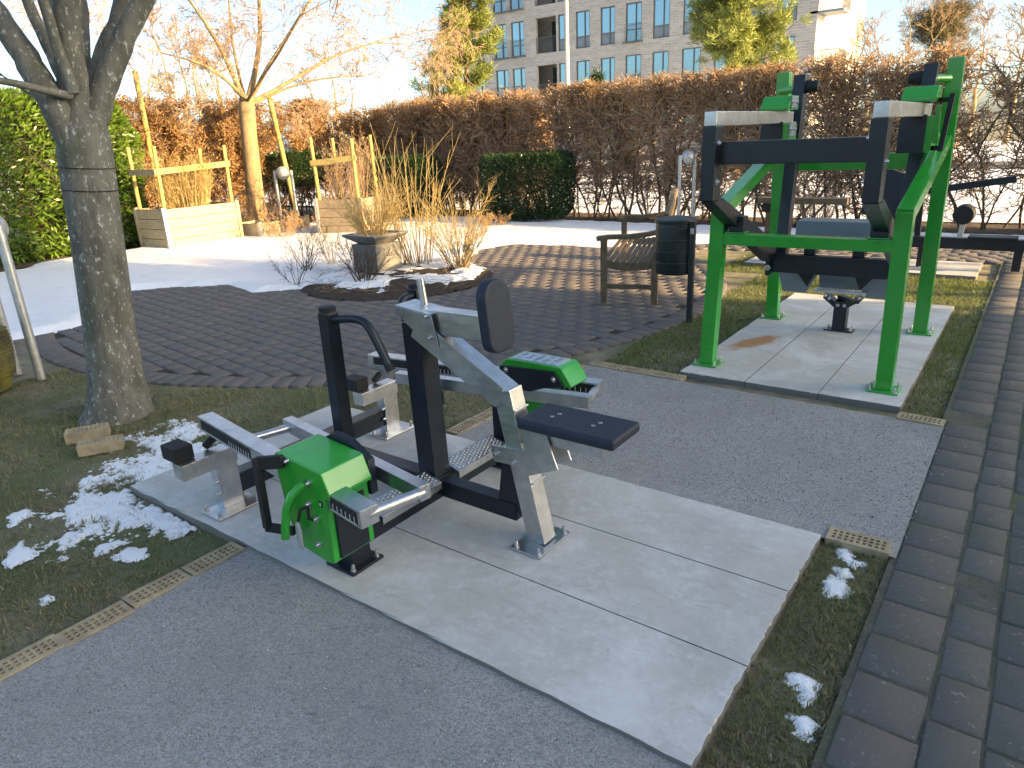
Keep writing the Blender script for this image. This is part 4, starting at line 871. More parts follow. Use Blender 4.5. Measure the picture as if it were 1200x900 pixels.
# ============================================================ PLANTERS AND PEDESTAL
def planter(cx, cy, wx, wy, hz, an, label, boards=4, rail=True, mat='timber', stz=1.75, skip=()):
    p = empty('timber_planter', (cx, cy, 0), label, 'planter'); c, s = math.cos(an), math.sin(an); ax = ((c, s, 0), (-s, c, 0), (0, 0, 1))
    def W(x, y, z): return (cx+x*c-y*s, cy+x*s+y*c, z)
    bh = hz/boards
    for k in range(boards):
        for sx in (-1, 1):
            mb = MB(); mb.box(W(sx*(wx/2-.02)+rng.normal()*.002, 0, (k+.5)*bh), (.04, wy-.05, bh-.008), ax); mb.build('board', mat, p, bev=.005)
        for sy in (-1, 1):
            mb = MB(); mb.box(W(0, sy*(wy/2-.02)+rng.normal()*.002, (k+.5)*bh), (wx-.09, .04, bh-.008), ax); mb.build('board', mat, p, bev=.005)
    for sx in (-1, 1):
        for sy in (-1, 1):
            mb = MB(); mb.box(W(sx*(wx/2-.01), sy*(wy/2-.01), hz/2+.01), (.07, .07, hz+.03), ax); mb.build('corner_post', 'lampmetal' if sy < 0 and sx > 0 else mat, p, bev=.006)
            if rail and (sx, sy) not in skip:
                q = W(sx*(wx/2-.06), sy*(wy/2-.07), hz-.2); q2 = W(sx*(wx/2-.06)+rng.normal()*.02, sy*(wy/2-.07)+rng.normal()*.03, stz+rng.normal()*.04)
                mb = MB(); mb.tube([q, q2], .035, 10); mb.build('stake', 'stake', p, smooth=True)
    if rail:
        mb = MB(); mb.beam(W(wx/2-.02, -wy/2, stz-.42), W(wx/2-.02, wy/2, stz-.35), .03, .10); mb.build('rail', 'stake', p, bev=.005)
        mb = MB(); mb.beam(W(wx/2-.02, -wy/2+.03, stz-.42), W(-wx/2+.05, -wy/2+.03, stz-.42), .03, .10); mb.build('rail', mat, p, bev=.005)
    mb = MB(); mb.box(W(0, 0, hz-.06), (wx-.09, wy-.09, .03), ax); mb.build('potting_soil', 'soil', p)
    return p
planter(-12.85, 7.17, .92, 1.50, .70, R(2), 'sunlit timber planter box with four tall stakes and a rail, beside the bare tree')
planter(-10.95, 9.45, .95, .95, .66, R(-68), 'timber planter box behind the yellow stemmed shrub, half hidden by twigs', mat='timber_old')
p = onz(318, 275); mb = None
planter(p[0]-.2, p[1]+.2, .7, 1.3, .27, R(8), 'low timber edging box next to the twin legged lamp', boards=1, rail=False, mat='timber')
def wedge_plant(n, cx, cy, r, z0, h, mat, name, label, cat, spread=.35, rad=.005, kids=2, leafy=None, curve=.05, group=None, droop=0.):
    t = empty(name, (cx, cy, 0), label, cat, group); sg = Segs(); tips = []
    for i in range(n):
        a = rng.uniform(0, 6.283); rr = r*math.sqrt(rng.random()); p0 = (cx+rr*math.cos(a)*.6, cy+rr*math.sin(a)*.6, z0)
        dr = np.array([math.cos(a)*spread*rng.uniform(.2, 1.2), math.sin(a)*spread*rng.uniform(.2, 1.2), 1]); L = h*rng.uniform(.55, 1.05)
        pts, d_ = wob(p0, dr, L, 7, curve, droop=droop); sg.line(pts, rad*rng.uniform(.8, 1.3), rad*.35); tips.append(pts[-1])
        for k in range(rng.poisson(kids)):
            j = rng.integers(2, 7); dd = (pts[j]-pts[j-1])/np.linalg.norm(pts[j]-pts[j-1])+rvec(1)[0]*.6; q, _ = wob(pts[j], dd, L*rng.uniform(.15, .4), 4, curve*1.4); sg.line(q, rad*.5, rad*.2); tips.append(q[-1])
            if kids > 3:
                for kk in range(2): q2, _ = wob(q[rng.integers(1, 4)], dd+rvec(1)[0]*.8, L*rng.uniform(.08, .2), 3, curve*1.4); sg.line(q2, rad*.35, rad*.18); tips.append(q2[-1])
    sg.build('stems', mat, t)
    if leafy:
        m_, nl, L_, W_ = leafy; T_ = np.array(tips); P = T_[rng.integers(0, len(T_), nl)]+rng.normal(size=(nl, 3))*.05*h*.5; V, F = leaves(P, L_, W_); rawmesh('leaves', V, F, m_, t)
    return t
wedge_plant(160, -12.85, 7.17, .7, .6, .95, 'twig_yellow', 'berry_bush', 'dry yellowish berry bush growing in the timber planter left of the bare tree', 'bush', .3, .006, 5, ('beech_leaf', 900, .05, .03))
wedge_plant(70, -10.95, 9.45, .6, .55, 1.15, 'twig', 'berry_bush', 'reddish brown bare canes growing in the half hidden timber planter', 'bush', .2, .006, 4, ('beech_leaf', 300, .05, .03))
# concrete pedestal with shallow bowl
ps = empty('concrete_pedestal', (-6.85, 6.15, 0), 'square concrete pedestal with wide shallow bowl in the middle of the round bed', 'pedestal')
mb = MB(); mb.box((-6.79, 6.22, .19), (.44, .44, .46)); mb.build('block', 'concrete_old', ps, bev=.012)
mb = MB(); q2 = [(math.cos(R(45)), math.sin(R(45)), 0), (-math.sin(R(45)), math.cos(R(45)), 0), (0, 0, 1)]; mb.lathe((-6.79, 6.22, .42), [(.22, 0), (.42, .10), (.43, .125), (.38, .125), (.36, .10), (.02, .09)], 4, q2); mb.build('bowl', 'concrete_old', ps, bev=.008)
wedge_plant(80, -6.80, 6.22, .16, .42, .80, 'twig_yellow', 'willow_shrub', 'bushy yellow twigged shrub growing out of the bowl of the concrete pedestal', 'shrub', .75, .0045, 6, curve=.08)
wedge_plant(38, -6.6, 6.75, .30, .0, 1.85, 'twig_yellow', 'willow_shrub', 'tall thin upright yellow canes behind the concrete pedestal', 'shrub', .30, .0065, 3, curve=.05)
wedge_plant(44, -5.95, 6.85, .16, .0, 1.15, 'twig_yellow', 'bare_shrub', 'straggly yellow and orange shrub at the right edge of the round bed', 'shrub', .7, .0055, 7, curve=.10, group=None)
wedge_plant(16, -5.93, 6.8, .10, .0, .6, 'twig', 'bare_shrub', 'reddish low stems at the foot of the straggly yellow shrub', 'shrub', .6, .007, 3, curve=.10, group=None)
wedge_plant(26, -6.42, 5.62, .14, .0, .62, 'twig_dark', 'bare_shrub', 'dark bare shrub in front of the concrete pedestal', 'shrub', .6, .006, 6, curve=.10)
wedge_plant(14, -7.95, 5.95, .12, .0, .75, 'twig_dark', 'bare_shrub', 'small bare shrub standing in the snow left of the pedestal', 'shrub', .75, .005, 6, curve=.10)
wedge_plant(22, -8.05, 6.5, .2, .0, .85, 'twig_yellow', 'bare_shrub', 'greenish yellow thin shrub in snow in front of the twin legged lamp', 'shrub', .5, .0035, 5, curve=.08)
wedge_plant(10, -7.35, 5.35, .15, .0, .5, 'twig_dark', 'bare_shrub', 'lowest thin bare shrub at the front left rim of the round bed', 'shrub', .8, .004, 5, curve=.12)
wedge_plant(120, -1.7, 11.9, .35, 0, 1.25, 'twig_yellow', 'grass_clump', 'tall straw coloured ornamental grass clump seen through the green frame', 'ornamental grass', .38, .004, 2, curve=.03, droop=.02)
wedge_plant(70, -2.9, 12.2, .3, 0, .75, 'twig_light', 'grass_clump', 'lower dry plant clump left of the tall straw grass by the hedge', 'ornamental grass', .5, .004, 3, curve=.05)
for (x, y, h, lb) in ((-8.55, 10.9, .30, 'low twiggy prunings at the foot of the clipped evergreen cube'), (-13.3, 9.0, .9, 'tangled brown shrub behind the low edging box'), (-12.0, 10.6, 1.0, 'tangled reddish shrub behind the half hidden planter'), (-11.6, 8.3, .55, 'small dry shrub left of the twin legged lamp')):
    wedge_plant(45, x, y, .45, 0, h, 'twig', 'bare_shrub', lb, 'shrub', .7, .005, 6, ('beech_leaf', 250, .05, .03), curve=.12)
# dead stems and leaf litter of the round bed
sg = Segs()
for i in range(420):
    a = rng.uniform(0, 6.283); rr = 1.12*math.sqrt(rng.random()); x, y = PC[0]+rr*math.cos(a), PC[1]+rr*math.sin(a)
    if rng.random() < .55 and y > PC[1]: continue
    q, _ = wob((x, y, .02+.05*rng.random()), (rng.normal(), rng.normal(), .15), rng.uniform(.08, .3), 3, .15); sg.line(q, .003, .0015)
tag(sg.build('plant_litter', 'twig_light'), 'dead stems and twigs lying on the round planting bed', kind='stuff')

# ============================================================ CLIPPED EVERGREENS AND HEDGES
def shellpts(n, c, d, an=0., shell=.22, lump=.08):
    P = rng.uniform(-1, 1, (n, 3)); k = rng.random(n) < .8; ax = rng.integers(0, 3, n); sg = rng.choice([-1, 1], n)
    for a in range(3):
        q = k & (ax == a); P[q, a] = sg[q]*(1-np.abs(rng.normal(size=q.sum()))*shell)
    P = P*np.array(d)/2; nrm = np.linalg.norm(P/(np.array(d)/2), axis=1, ord=6)[:, None]; P = np.where(nrm > 1, P/nrm, P)
    lum = vnoise(P[:, 0]+P[:, 2]*.7+9, P[:, 1]+P[:, 2]*.5+9, 2.2, 88, 3)-.5; P = P*(1+lump*lum[:, None]*2)
    cs, sn = math.cos(an), math.sin(an); x = P[:, 0]*cs-P[:, 1]*sn; y = P[:, 0]*sn+P[:, 1]*cs
    return np.stack([x+c[0], y+c[1], P[:, 2]+c[2]], -1)
def evergreen(c, d, an, n, lf, L, W_, name, label, cat, nst=10, group=None, shell=.22, lump=.08):
    t = empty(name, (c[0], c[1], 0), label, cat, group)
    P = shellpts(n, c, d, an, shell, lump); out = P-np.array(c); out = out/np.linalg.norm(out, axis=1)[:, None]+rvec(n)*.9+np.array([0, 0, .3]); V, F = leaves(P, L, W_, out)
    rawmesh('foliage', V, F, lf, t); sg = Segs()
    for i in range(nst):
        u = rng.uniform(-.4, .4, 2)*np.array(d[:2]); x = c[0]+u[0]*math.cos(an)-u[1]*math.sin(an); y = c[1]+u[0]*math.sin(an)+u[1]*math.cos(an)
        q, dd = wob((x, y, -.05), (rng.normal()*.15, rng.normal()*.15, 1), c[2]+d[2]*.35, 8, .12); sg.line(q, .02, .006)
        for j in range(2, 9):
            for k in range(3): q2, _ = wob(q[min(j, 8)], rvec(1)[0]+np.array([0, 0, .5]), .35*d[1]*rng.uniform(.5, 1), 4, .2); sg.line(q2, .007, .002)
    sg.build('branches', 'twig_dark', t); return t
evergreen((-8.35, 11.85, .70), (1.75, 1.05, 1.25), R(12), 26000, 'box_leaf', .045, .026, 'evergreen_cube', 'clipped dark evergreen cube standing free on the snow in front of the beech hedge', 'clipped shrub', 14)
evergreen((-11.9, 11.7, .70), (2.1, 1.0, 1.3), R(5), 20000, 'box_leaf', .045, .026, 'evergreen_cube', 'wide clipped dark evergreen block behind the yellow stems of the round bed', 'clipped shrub', 14)
evergreen((-14.9, 11.3, 1.15), (1.2, 1.2, .75), R(5), 9000, 'box_leaf', .05, .03, 'evergreen_cube', 'small dark evergreen behind the right tree stake', 'clipped shrub', 8)
lh = evergreen((-14.35, 3.5, 1.32), (1.5, 7.0, 2.8), 0, 60000, 'laurel_leaf', .13, .038, 'laurel_hedge', 'glossy yellow green laurel hedge behind the big tree trunk', 'hedge', 26, shell=.14, lump=.07)
def beech(x0, y0, x1, y1, dep_, label, nper=2.6, leafdens=2600, low=False, top=2.5, name='beech_hedge', tw=1.):
    L = math.hypot(x1-x0, y1-y0); ux, uy = (x1-x0)/L, (y1-y0)/L; h = empty(name, ((x0+x1)/2, (y0+y1)/2, 0), label, 'hedge')
    tw_ = Segs(); tips = []; ntr = 0
    n = int(L*nper)
    for i in range(n):
        s = (i+.5)/n*L+rng.normal()*.07; o = rng.normal()*.10; bx0, by0 = x0+ux*s-uy*o, y0+uy*s+ux*o
        k = 1 if rng.random() < .55 else 2; mbt = MB()
        for j in range(k):
            rad = rng.uniform(.014, .030); an = rng.uniform(0, 6.28); d0 = (ux*rng.normal()*.22*(1+j), uy*rng.normal()*.22*(1+j), 1)
            q, _ = wob((bx0, by0, -.08), d0, top*rng.uniform(1.0, 1.1), 12, .16, up=.12); off_ = -(q[:, 0]-x0)*uy+(q[:, 1]-y0)*ux; ex = off_-np.clip(off_, -dep_*.33, dep_*.33); q[:, 0] += uy*ex; q[:, 1] -= ux*ex; q[:, 2] = np.minimum(q[:, 2], top-.03); mbt.tube(q, np.linspace(rad, rad*.3, 13), 6)
            for m_ in range(1, 13):
                z = q[m_][2]
                if z < .35 and rng.random() < .8: continue
                for b_ in range(rng.poisson(9*tw if z > .7 else 4)):
                    dd = rvec(1)[0]*np.array([1, 1, .55])+np.array([0, 0, .35]); base = q[m_]+(q[m_-1]-q[m_])*rng.random(); l1 = rng.uniform(.18, .55)
                    qq, _ = wob(base, dd, l1, 4, .25, up=.05); tw_.line(qq, .0105*rng.uniform(.6, 1.3), .006)
                    for c_ in range(rng.poisson(4.5*tw)):
                        e, _ = wob(qq[rng.integers(1, 5)], (qq[-1]-qq[0])/l1+rvec(1)[0]*.9+np.array([0, 0, .2]), rng.uniform(.08, .28), 3, .25); tw_.line(e, .0065, .0038); tips.append(e[-1]); tips.append(e[1])
        if i < 98: mbt.build('trunk', 'twig_bark', h, smooth=True)
    # clip twigs to the hedge box
    P = np.array(tw_.p); Q = np.array(tw_.q); mid = (P+Q)/2; off = np.abs(-(mid[:, 0]-x0)*uy+(mid[:, 1]-y0)*ux); zt = top+.05*np.sin(mid[:, 0]*1.7+mid[:, 1])+.10*(rng.random(len(mid))**4)
    keep = (off < dep_/2+.1*rng.random(len(mid))) & (mid[:, 2] < zt) & (mid[:, 2] > .0)
    tw_.p = list(P[keep]); tw_.q = list(Q[keep]); tw_.r0 = list(np.array(tw_.r0)[keep]); tw_.r1 = list(np.array(tw_.r1)[keep]); tw_.build('twigs', 'twig', h)
    T = np.array(tips); off = np.abs(-(T[:, 0]-x0)*uy+(T[:, 1]-y0)*ux); T = T[(off < dep_/2+.05) & (T[:, 2] < top+.02)]
    wgt = (np.clip((T[:, 2]-top*.55)/(top*.4), 0, 1)**2*1.0+.05) if not low else (np.clip(T[:, 2]/1.0, .15, 1))
    T = T[rng.random(len(T)) < wgt]; nl = int(leafdens*L); P = T[rng.integers(0, len(T), nl)]+rng.normal(size=(nl, 3))*.035
    V, F = leaves(P, .058 if low else .045, .036 if low else .026, rvec(nl)+np.array([0, 0, -.4])); rawmesh('leaves', V, F, 'beech_leaf', h)
    return h
bark('twig_bark', (.075, .05, .034), (.13, .085, .055), (.16, .15, .10), .6)
beech(-13.4, 12.95, 6.5, 12.95, .72, 'long clipped beech hedge with bare stems, dry orange leaves on its top', 5.6, 2500, top=2.56)
beech(-15.75, 5.4, -15.75, 13.2, 1.1, 'dense brown leaved beech hedge closing the garden on the left behind the planters', 4.5, 16000, low=True, top=2.75, tw=.8)
beech(-15.3, 13.5, -9.2, 13.6, .9, 'brown leaved hedge piece behind the yellow shrub and the bare tree', 4.0, 14000, low=True, top=2.45, tw=.8)

# ============================================================ TREES
def tree(name, base, pts, rads, mat, limbs, depth, label, cat='tree', seed=1, twmat='twig_light', spread=.55, droop=.0, lenk=.62, kids=3, group=None, twr=.004, side=True):
    """trunk polyline then given limbs (polyline, r0, r1), each grown on recursively"""
    global rng
    keep = rng; rng = np.random.default_rng(seed); t = empty(name, tuple(base), label, cat, group)
    mb = MB(); mb.tube(pts, rads, 20); mb.build('trunk', mat, t, smooth=True); tw_ = Segs(); bl = MB()
    def grow(p, d, L, r, lv):
        k = 6 if lv < 2 else 4; q, dd = wob(p, d, L, k, .10+.03*lv, droop=droop*lv, up=.02)
        if r > .012: bl.tube(q, np.linspace(r, r*.55, k+1), 8 if r > .03 else 6, cap=False)
        else: tw_.line(q, max(r, twr), max(r*.5, twr*.6))
        if lv >= depth: return
        for i in range(kids+(1 if lv < 2 else 0)):
            j = rng.integers(2, k+1) if i else k; v = (q[j]-q[j-1]); v /= np.linalg.norm(v); s = rvec(1)[0]; s -= s@v*v; s /= np.linalg.norm(s)+1e-9
            grow(q[j], v+s*spread*rng.uniform(.5, 1.5), L*lenk*rng.uniform(.7, 1.25), max(r*.55*rng.uniform(.7, 1.1), .0018), lv+1)
    for (lp_, r0, r1, lv, L) in limbs:
        lp_ = np.array(lp_, float); n_ = len(lp_); f = []
        for i in range(n_-1):
            for k in range(4): f.append(lp_[i]+(lp_[i+1]-lp_[i])*k/4)
        f.append(lp_[-1]); f = np.array(f)
        for _ in range(8): f[1:-1] = (f[:-2]+2*f[1:-1]+f[2:])/4
        f[1:-1] += rng.normal(size=(len(f)-2, 3))*r0*.05
        bl.tube(f, np.linspace(r0, r1, len(f)), 12); v = f[-1]-f[-2]; v /= np.linalg.norm(v)
        for i in range(3): grow(f[-1], v+rvec(1)[0]*spread*.7, L, r1*.8, lv)
        for i in range(3, len(f)-1, 2) if side else ():
            s = rvec(1)[0]; grow(f[i], (f[i]-f[i-1])/np.linalg.norm(f[i]-f[i-1])*.7+s, L*.6, r1*.35, lv+1)
    bl.build('limbs', mat, t, smooth=True); tw_.build('twigs', twmat, t); rng = keep; return t
# big tree in the foreground shade
D0 = np.linalg.norm(onz(140, 480)[:2])*1.0; 
dd0 = float(onz(140, 480)@_H) if False else float((onz(140, 480)[:2]*_H[:2]).sum())
def T1(px, py, o=0.): return dep(px, py, dd0+o)
tp = [T1(141, 492), T1(140, 478), T1(136, 440), T1(128, 380), T1(117, 300), T1(107, 230), T1(100, 180), T1(97, 150), T1(95, 128)]
tr_ = [.25, .20, .165, .152, .148, .148, .150, .135, .09]
limbs = [([T1(101, 215), T1(93, 160), T1(84, 100, .0), T1(80, 40, -.05), T1(76, -30, -.1), T1(74, -110, -.2)], .115, .07, 1, .8),
         ([T1(105, 215, .03), T1(104, 160, .05), T1(119, 110, .1), T1(140, 55, .15), T1(168, 0, .2), T1(205, -80, .3)], .105, .055, 1, .8),
         ([T1(104, 215, .05), T1(101, 160, .1), T1(109, 110, .2), T1(122, 60, .3), T1(148, 0, .4), T1(165, -80, .5)], .085, .05, 1, .8),
         ([T1(101, 215, -.02), T1(88, 165, -.05), T1(60, 118, -.1), T1(28, 65, -.1), T1(0, 20, -.1), T1(-50, -50, 0)], .115, .06, 1, .8),
         ([T1(88, 120, .1), T1(62, 65, .15), T1(35, 10, .2), T1(10, -50, .25)], .05, .03, 2, .6),
         ([T1(86, 110, -.1), T1(68, 60, -.1), T1(50, 0, -.2), T1(30, -80, -.3)], .04, .028, 2, .6),
         ([T1(88, 120, .2), T1(72, 50, .4), T1(60, 0, .5), T1(50, -60, .6)], .045, .03, 2, .6),
         ([T1(100, 125, .2), T1(100, 60, .3), T1(96, 0, .4), T1(90, -60, .5)], .045, .03, 2, .6),
         ([T1(82, 112, -.1), T1(50, 106, -.25), T1(20, 97, -.4), T1(-20, 92, -.5)], .028, .02, 2, .5),
         ([T1(82, 118, .1), T1(55, 122, .1), T1(30, 108, .1), T1(5, 90, .1)], .012, .006, 3, .3)]
limbs = [(a_, b_*.84, c_*.84, d_, e_) for a_, b_, c_, d_, e_ in limbs]
bt_ = tree('foreground_tree', onz(140, 480), tp, tr_, 'bark', limbs, 4, 'big lichen covered tree with forked trunk in the left foreground beside two loose bricks', seed=5, twmat='twig_dark', lenk=.6, kids=2, side=False)
# black straps round the trunk
for k, (py, w_) in enumerate(((196, .005), (222, .005))):
    c = T1(106-(222-py)*.16, py); rr = .153
    a = np.linspace(0, 2*math.pi, 25); tv = (T1(99, 175)-T1(117, 300)); tv /= np.linalg.norm(tv); e1 = np.cross(tv, (0, 1, 0)); e1 /= np.linalg.norm(e1); e2 = np.cross(tv, e1)
    P = [c+rr*(math.cos(x)*e1+math.sin(x)*e2) for x in a]; mb = MB(); mb.tube(P, w_*.5, 6); mb.build('strap', 'rubber', bt_, smooth=True)
# sunlit bare tree behind the planter
D2 = 16.2
def T2(px, py, o=0.): return dep(px, py, D2+o)
tp = [T2(302, 262), T2(300, 240), T2(296, 200), T2(292, 160), T2(289, 125), T2(288, 112)]
L2 = [([T2(290, 122), T2(275, 95), T2(262, 60), T2(240, 25), T2(215, -10)], .09, .04, 1, 1.3),
      ([T2(290, 120, .1), T2(298, 90, .2), T2(306, 50, .3), T2(304, 0, .4), T2(300, -60, .5)], .10, .045, 1, 1.4),
      ([T2(289, 122, .2), T2(280, 90, .6), T2(270, 40, 1.0), T2(268, -10, 1.2)], .06, .03, 1, 1.2),
      ([T2(290, 122, .1), T2(325, 105, .4), T2(362, 82, .8), T2(400, 60, 1.0), T2(440, 50, 1.2)], .07, .028, 1, 1.1),
      ([T2(290, 124, .1), T2(312, 80, .0), T2(345, 30, -.2), T2(370, -10, -.3)], .07, .03, 1, 1.2),
      ([T2(288, 118, -.1), T2(260, 85, -.5), T2(225, 70, -1.0), T2(190, 62, -1.4)], .06, .025, 1, 1.1),
      ([T2(288, 122, 0), T2(300, 100, -.6), T2(330, 60, -1.4), T2(350, 20, -2)], .05, .025, 1, 1.1),
      ([T2(290, 124), T2(310, 116, .3), T2(345, 98, .4), T2(385, 90, .6), T2(430, 88, .8)], .045, .02, 2, 1.0)]
b2 = T2(302, 262)
tree('bare_tree', (b2[0], b2[1], 0), tp, [.24, .2, .175, .165, .17, .12], 'bark_light', [(a_, b_*.72, c_*.6, d_, e_*.9) for a_, b_, c_, d_, e_ in L2], 6, 'sunlit bare tree with wide fine crown behind the planters', seed=8, lenk=.66, kids=3, spread=.62, droop=.014, twr=.0052, twmat='twig')
# tree stakes
for (pa, pb, D, lb) in (((172, 155), (158, 83), 15.6, 'tall timber stake rising above the left planter'), ((333, 188), (314, 108), 16.8, 'leaning timber stake to the right of the bare tree')):
    a = dep(*pa, D); c = dep(*pb, D); d = (c-a)/np.linalg.norm(c-a); lo = a-d*(a[2]/d[2]+.1); o = MB(); o.tube([lo, c], .055, 12)
    tag(o.build('tree_stake', 'stake', smooth=True), lb, 'stake', None)
# pines in front of the apartment building
def pine(name, base, H_, spread, n_wh, label, seed, mat='pine_needle', start=.25, lean=0., nd=46, clump=.24):
    global rng
    keep = rng; rng = np.random.default_rng(seed); base = np.array(base, float); t = empty(name, tuple(base), label, 'pine tree')
    q, _ = wob(base-np.array([0, 0, .1]), (lean, 0, 1), H_, 14, .035); mb = MB(); mb.tube(q, np.linspace(.16, .03, 15)*(H_/7), 10); mb.build('trunk', 'bark_pine', t, smooth=True)
    bl = MB(); C_ = []; 
    for i in range(n_wh):
        f = start+(1-start)*(i/n_wh); p = q[0]+(q[-1]-q[0])*f; j = int(f*14); p = q[j]+(q[min(j+1, 14)]-q[j])*(f*14-j)
        for k in range(rng.integers(2, 5)):
            a = rng.uniform(0, 6.283); L = spread*(1.05-f*.75)*rng.uniform(.5, 1.15); b_, d_ = wob(p, (math.cos(a), math.sin(a), .25), L, 6, .12, up=.05); bl.tube(b_, np.linspace(.035, .010, 7), 5)
            for m_ in range(2, 7):
                for z in range(3): C_.append(b_[m_]+rng.normal(size=3)*np.array([.16, .16, .12])*spread*.45+(0, 0, .05))
    for z in range(8): C_.append(q[-1]+rng.normal(size=3)*.15)
    bl.build('branches', 'bark_pine', t, smooth=True); C_ = np.array(C_); n = len(C_)*nd; cc = np.repeat(C_, nd, 0)
    d = rvec(n)*np.array([1, 1, .8])+np.array([0, 0, .55]); V, F = leaves(cc+rng.normal(size=(n, 3))*.06, clump, .026, d, bend=0); rawmesh('needles', V, F, mat, t); rng = keep; return t
c = dep(543, 150, 27); pine('pine_tree', (c[0], c[1], 0), 7.0, 2.1, 15, 'bright pine tree with open crown left of the apartment building windows', 21, nd=58)
c = dep(866, 150, 24); pine('pine_tree', (c[0], c[1], 0), 7.6, 2.7, 17, 'broad pine tree hiding the right end of the apartment building facade', 22, start=.42, nd=58)
c = dep(701, 150, 34); pine('small_conifer', (c[0], c[1], 0), 4.3, .8, 9, 'small dark conifer tip just above the hedge in front of the facade', 23, mat='box_leaf', nd=24)
c = dep(1083, 110, 62); pine('pine_tree', (c[0], c[1], 0), 9.6, 6.5, 14, 'far flat topped brownish pine beyond the right part of the hedge', 24, mat='far_needle', start=.72, nd=34, clump=.5)
def fartree(px, D, H_, seed, label, name='far_tree'):
    c = dep(px, 150, D); tree(name, (c[0], c[1], 0), [(c[0], c[1], 0), (c[0]+.1, c[1], H_*.35), (c[0], c[1], H_*.5)], [.16, .13, .1], 'bark_light',
        [([(c[0], c[1], H_*.4), (c[0]+.2, c[1], H_*.7), (c[0]+.1, c[1], H_*.85)], .08, .03, 2, H_*.16), ([(c[0], c[1], H_*.35), (c[0]+1, c[1]+.5, H_*.6), (c[0]+1.5, c[1], H_*.75)], .06, .03, 2, H_*.15), ([(c[0], c[1], H_*.3), (c[0]-1, c[1]-.5, H_*.55), (c[0]-1.6, c[1], H_*.7)], .06, .03, 2, H_*.15)],
        5, label, seed=seed, kids=4, lenk=.68, spread=.6, group='bare trees far beyond the hedges', cat='tree', twr=.014)
fl = ['bare tree beyond the left hedge, leftmost above the planter stake', 'bare tree beyond the left hedge between the stake and the crown', 'second bare tree beyond the hedge from the left planter', 'bare tree behind the crown of the sunlit tree', 'bare tree above the hedge right of the apartment building', 'thin tall bare tree left of the far flat topped pine', 'bare tree right of the far flat topped pine', 'bare tree beyond the hedge at the right picture edge']
for k, (px, D, H_) in enumerate(((205, 34, 6.6), (236, 30, 5.2), (262, 38, 6.4), (395, 40, 5.8), (1012, 44, 5.6), (1050, 50, 8.4), (1135, 46, 6.6), (1180, 42, 6.6))): fartree(px, D, H_, 100+k, fl[k])
# street lamp mast in front of the building
c = dep(666, 150, 38); sm = empty('lamp_mast', (c[0], c[1], 0), 'tall pale street lamp mast in front of the apartment building', 'street lamp')
mb = MB(); mb.tube([(c[0], c[1], 0), (c[0], c[1], 10)], [.14, .08], 14); mb.build('mast', 'mast', sm, smooth=True)
mb = MB(); mb.tube([(c[0], c[1], 9.9), (c[0]+.8, c[1]-.3, 10.1)], .04, 8); mb.box((c[0]+1.1, c[1]-.4, 10.1), (.7, .25, .1)); mb.build('lamp_head', 'mast', sm)

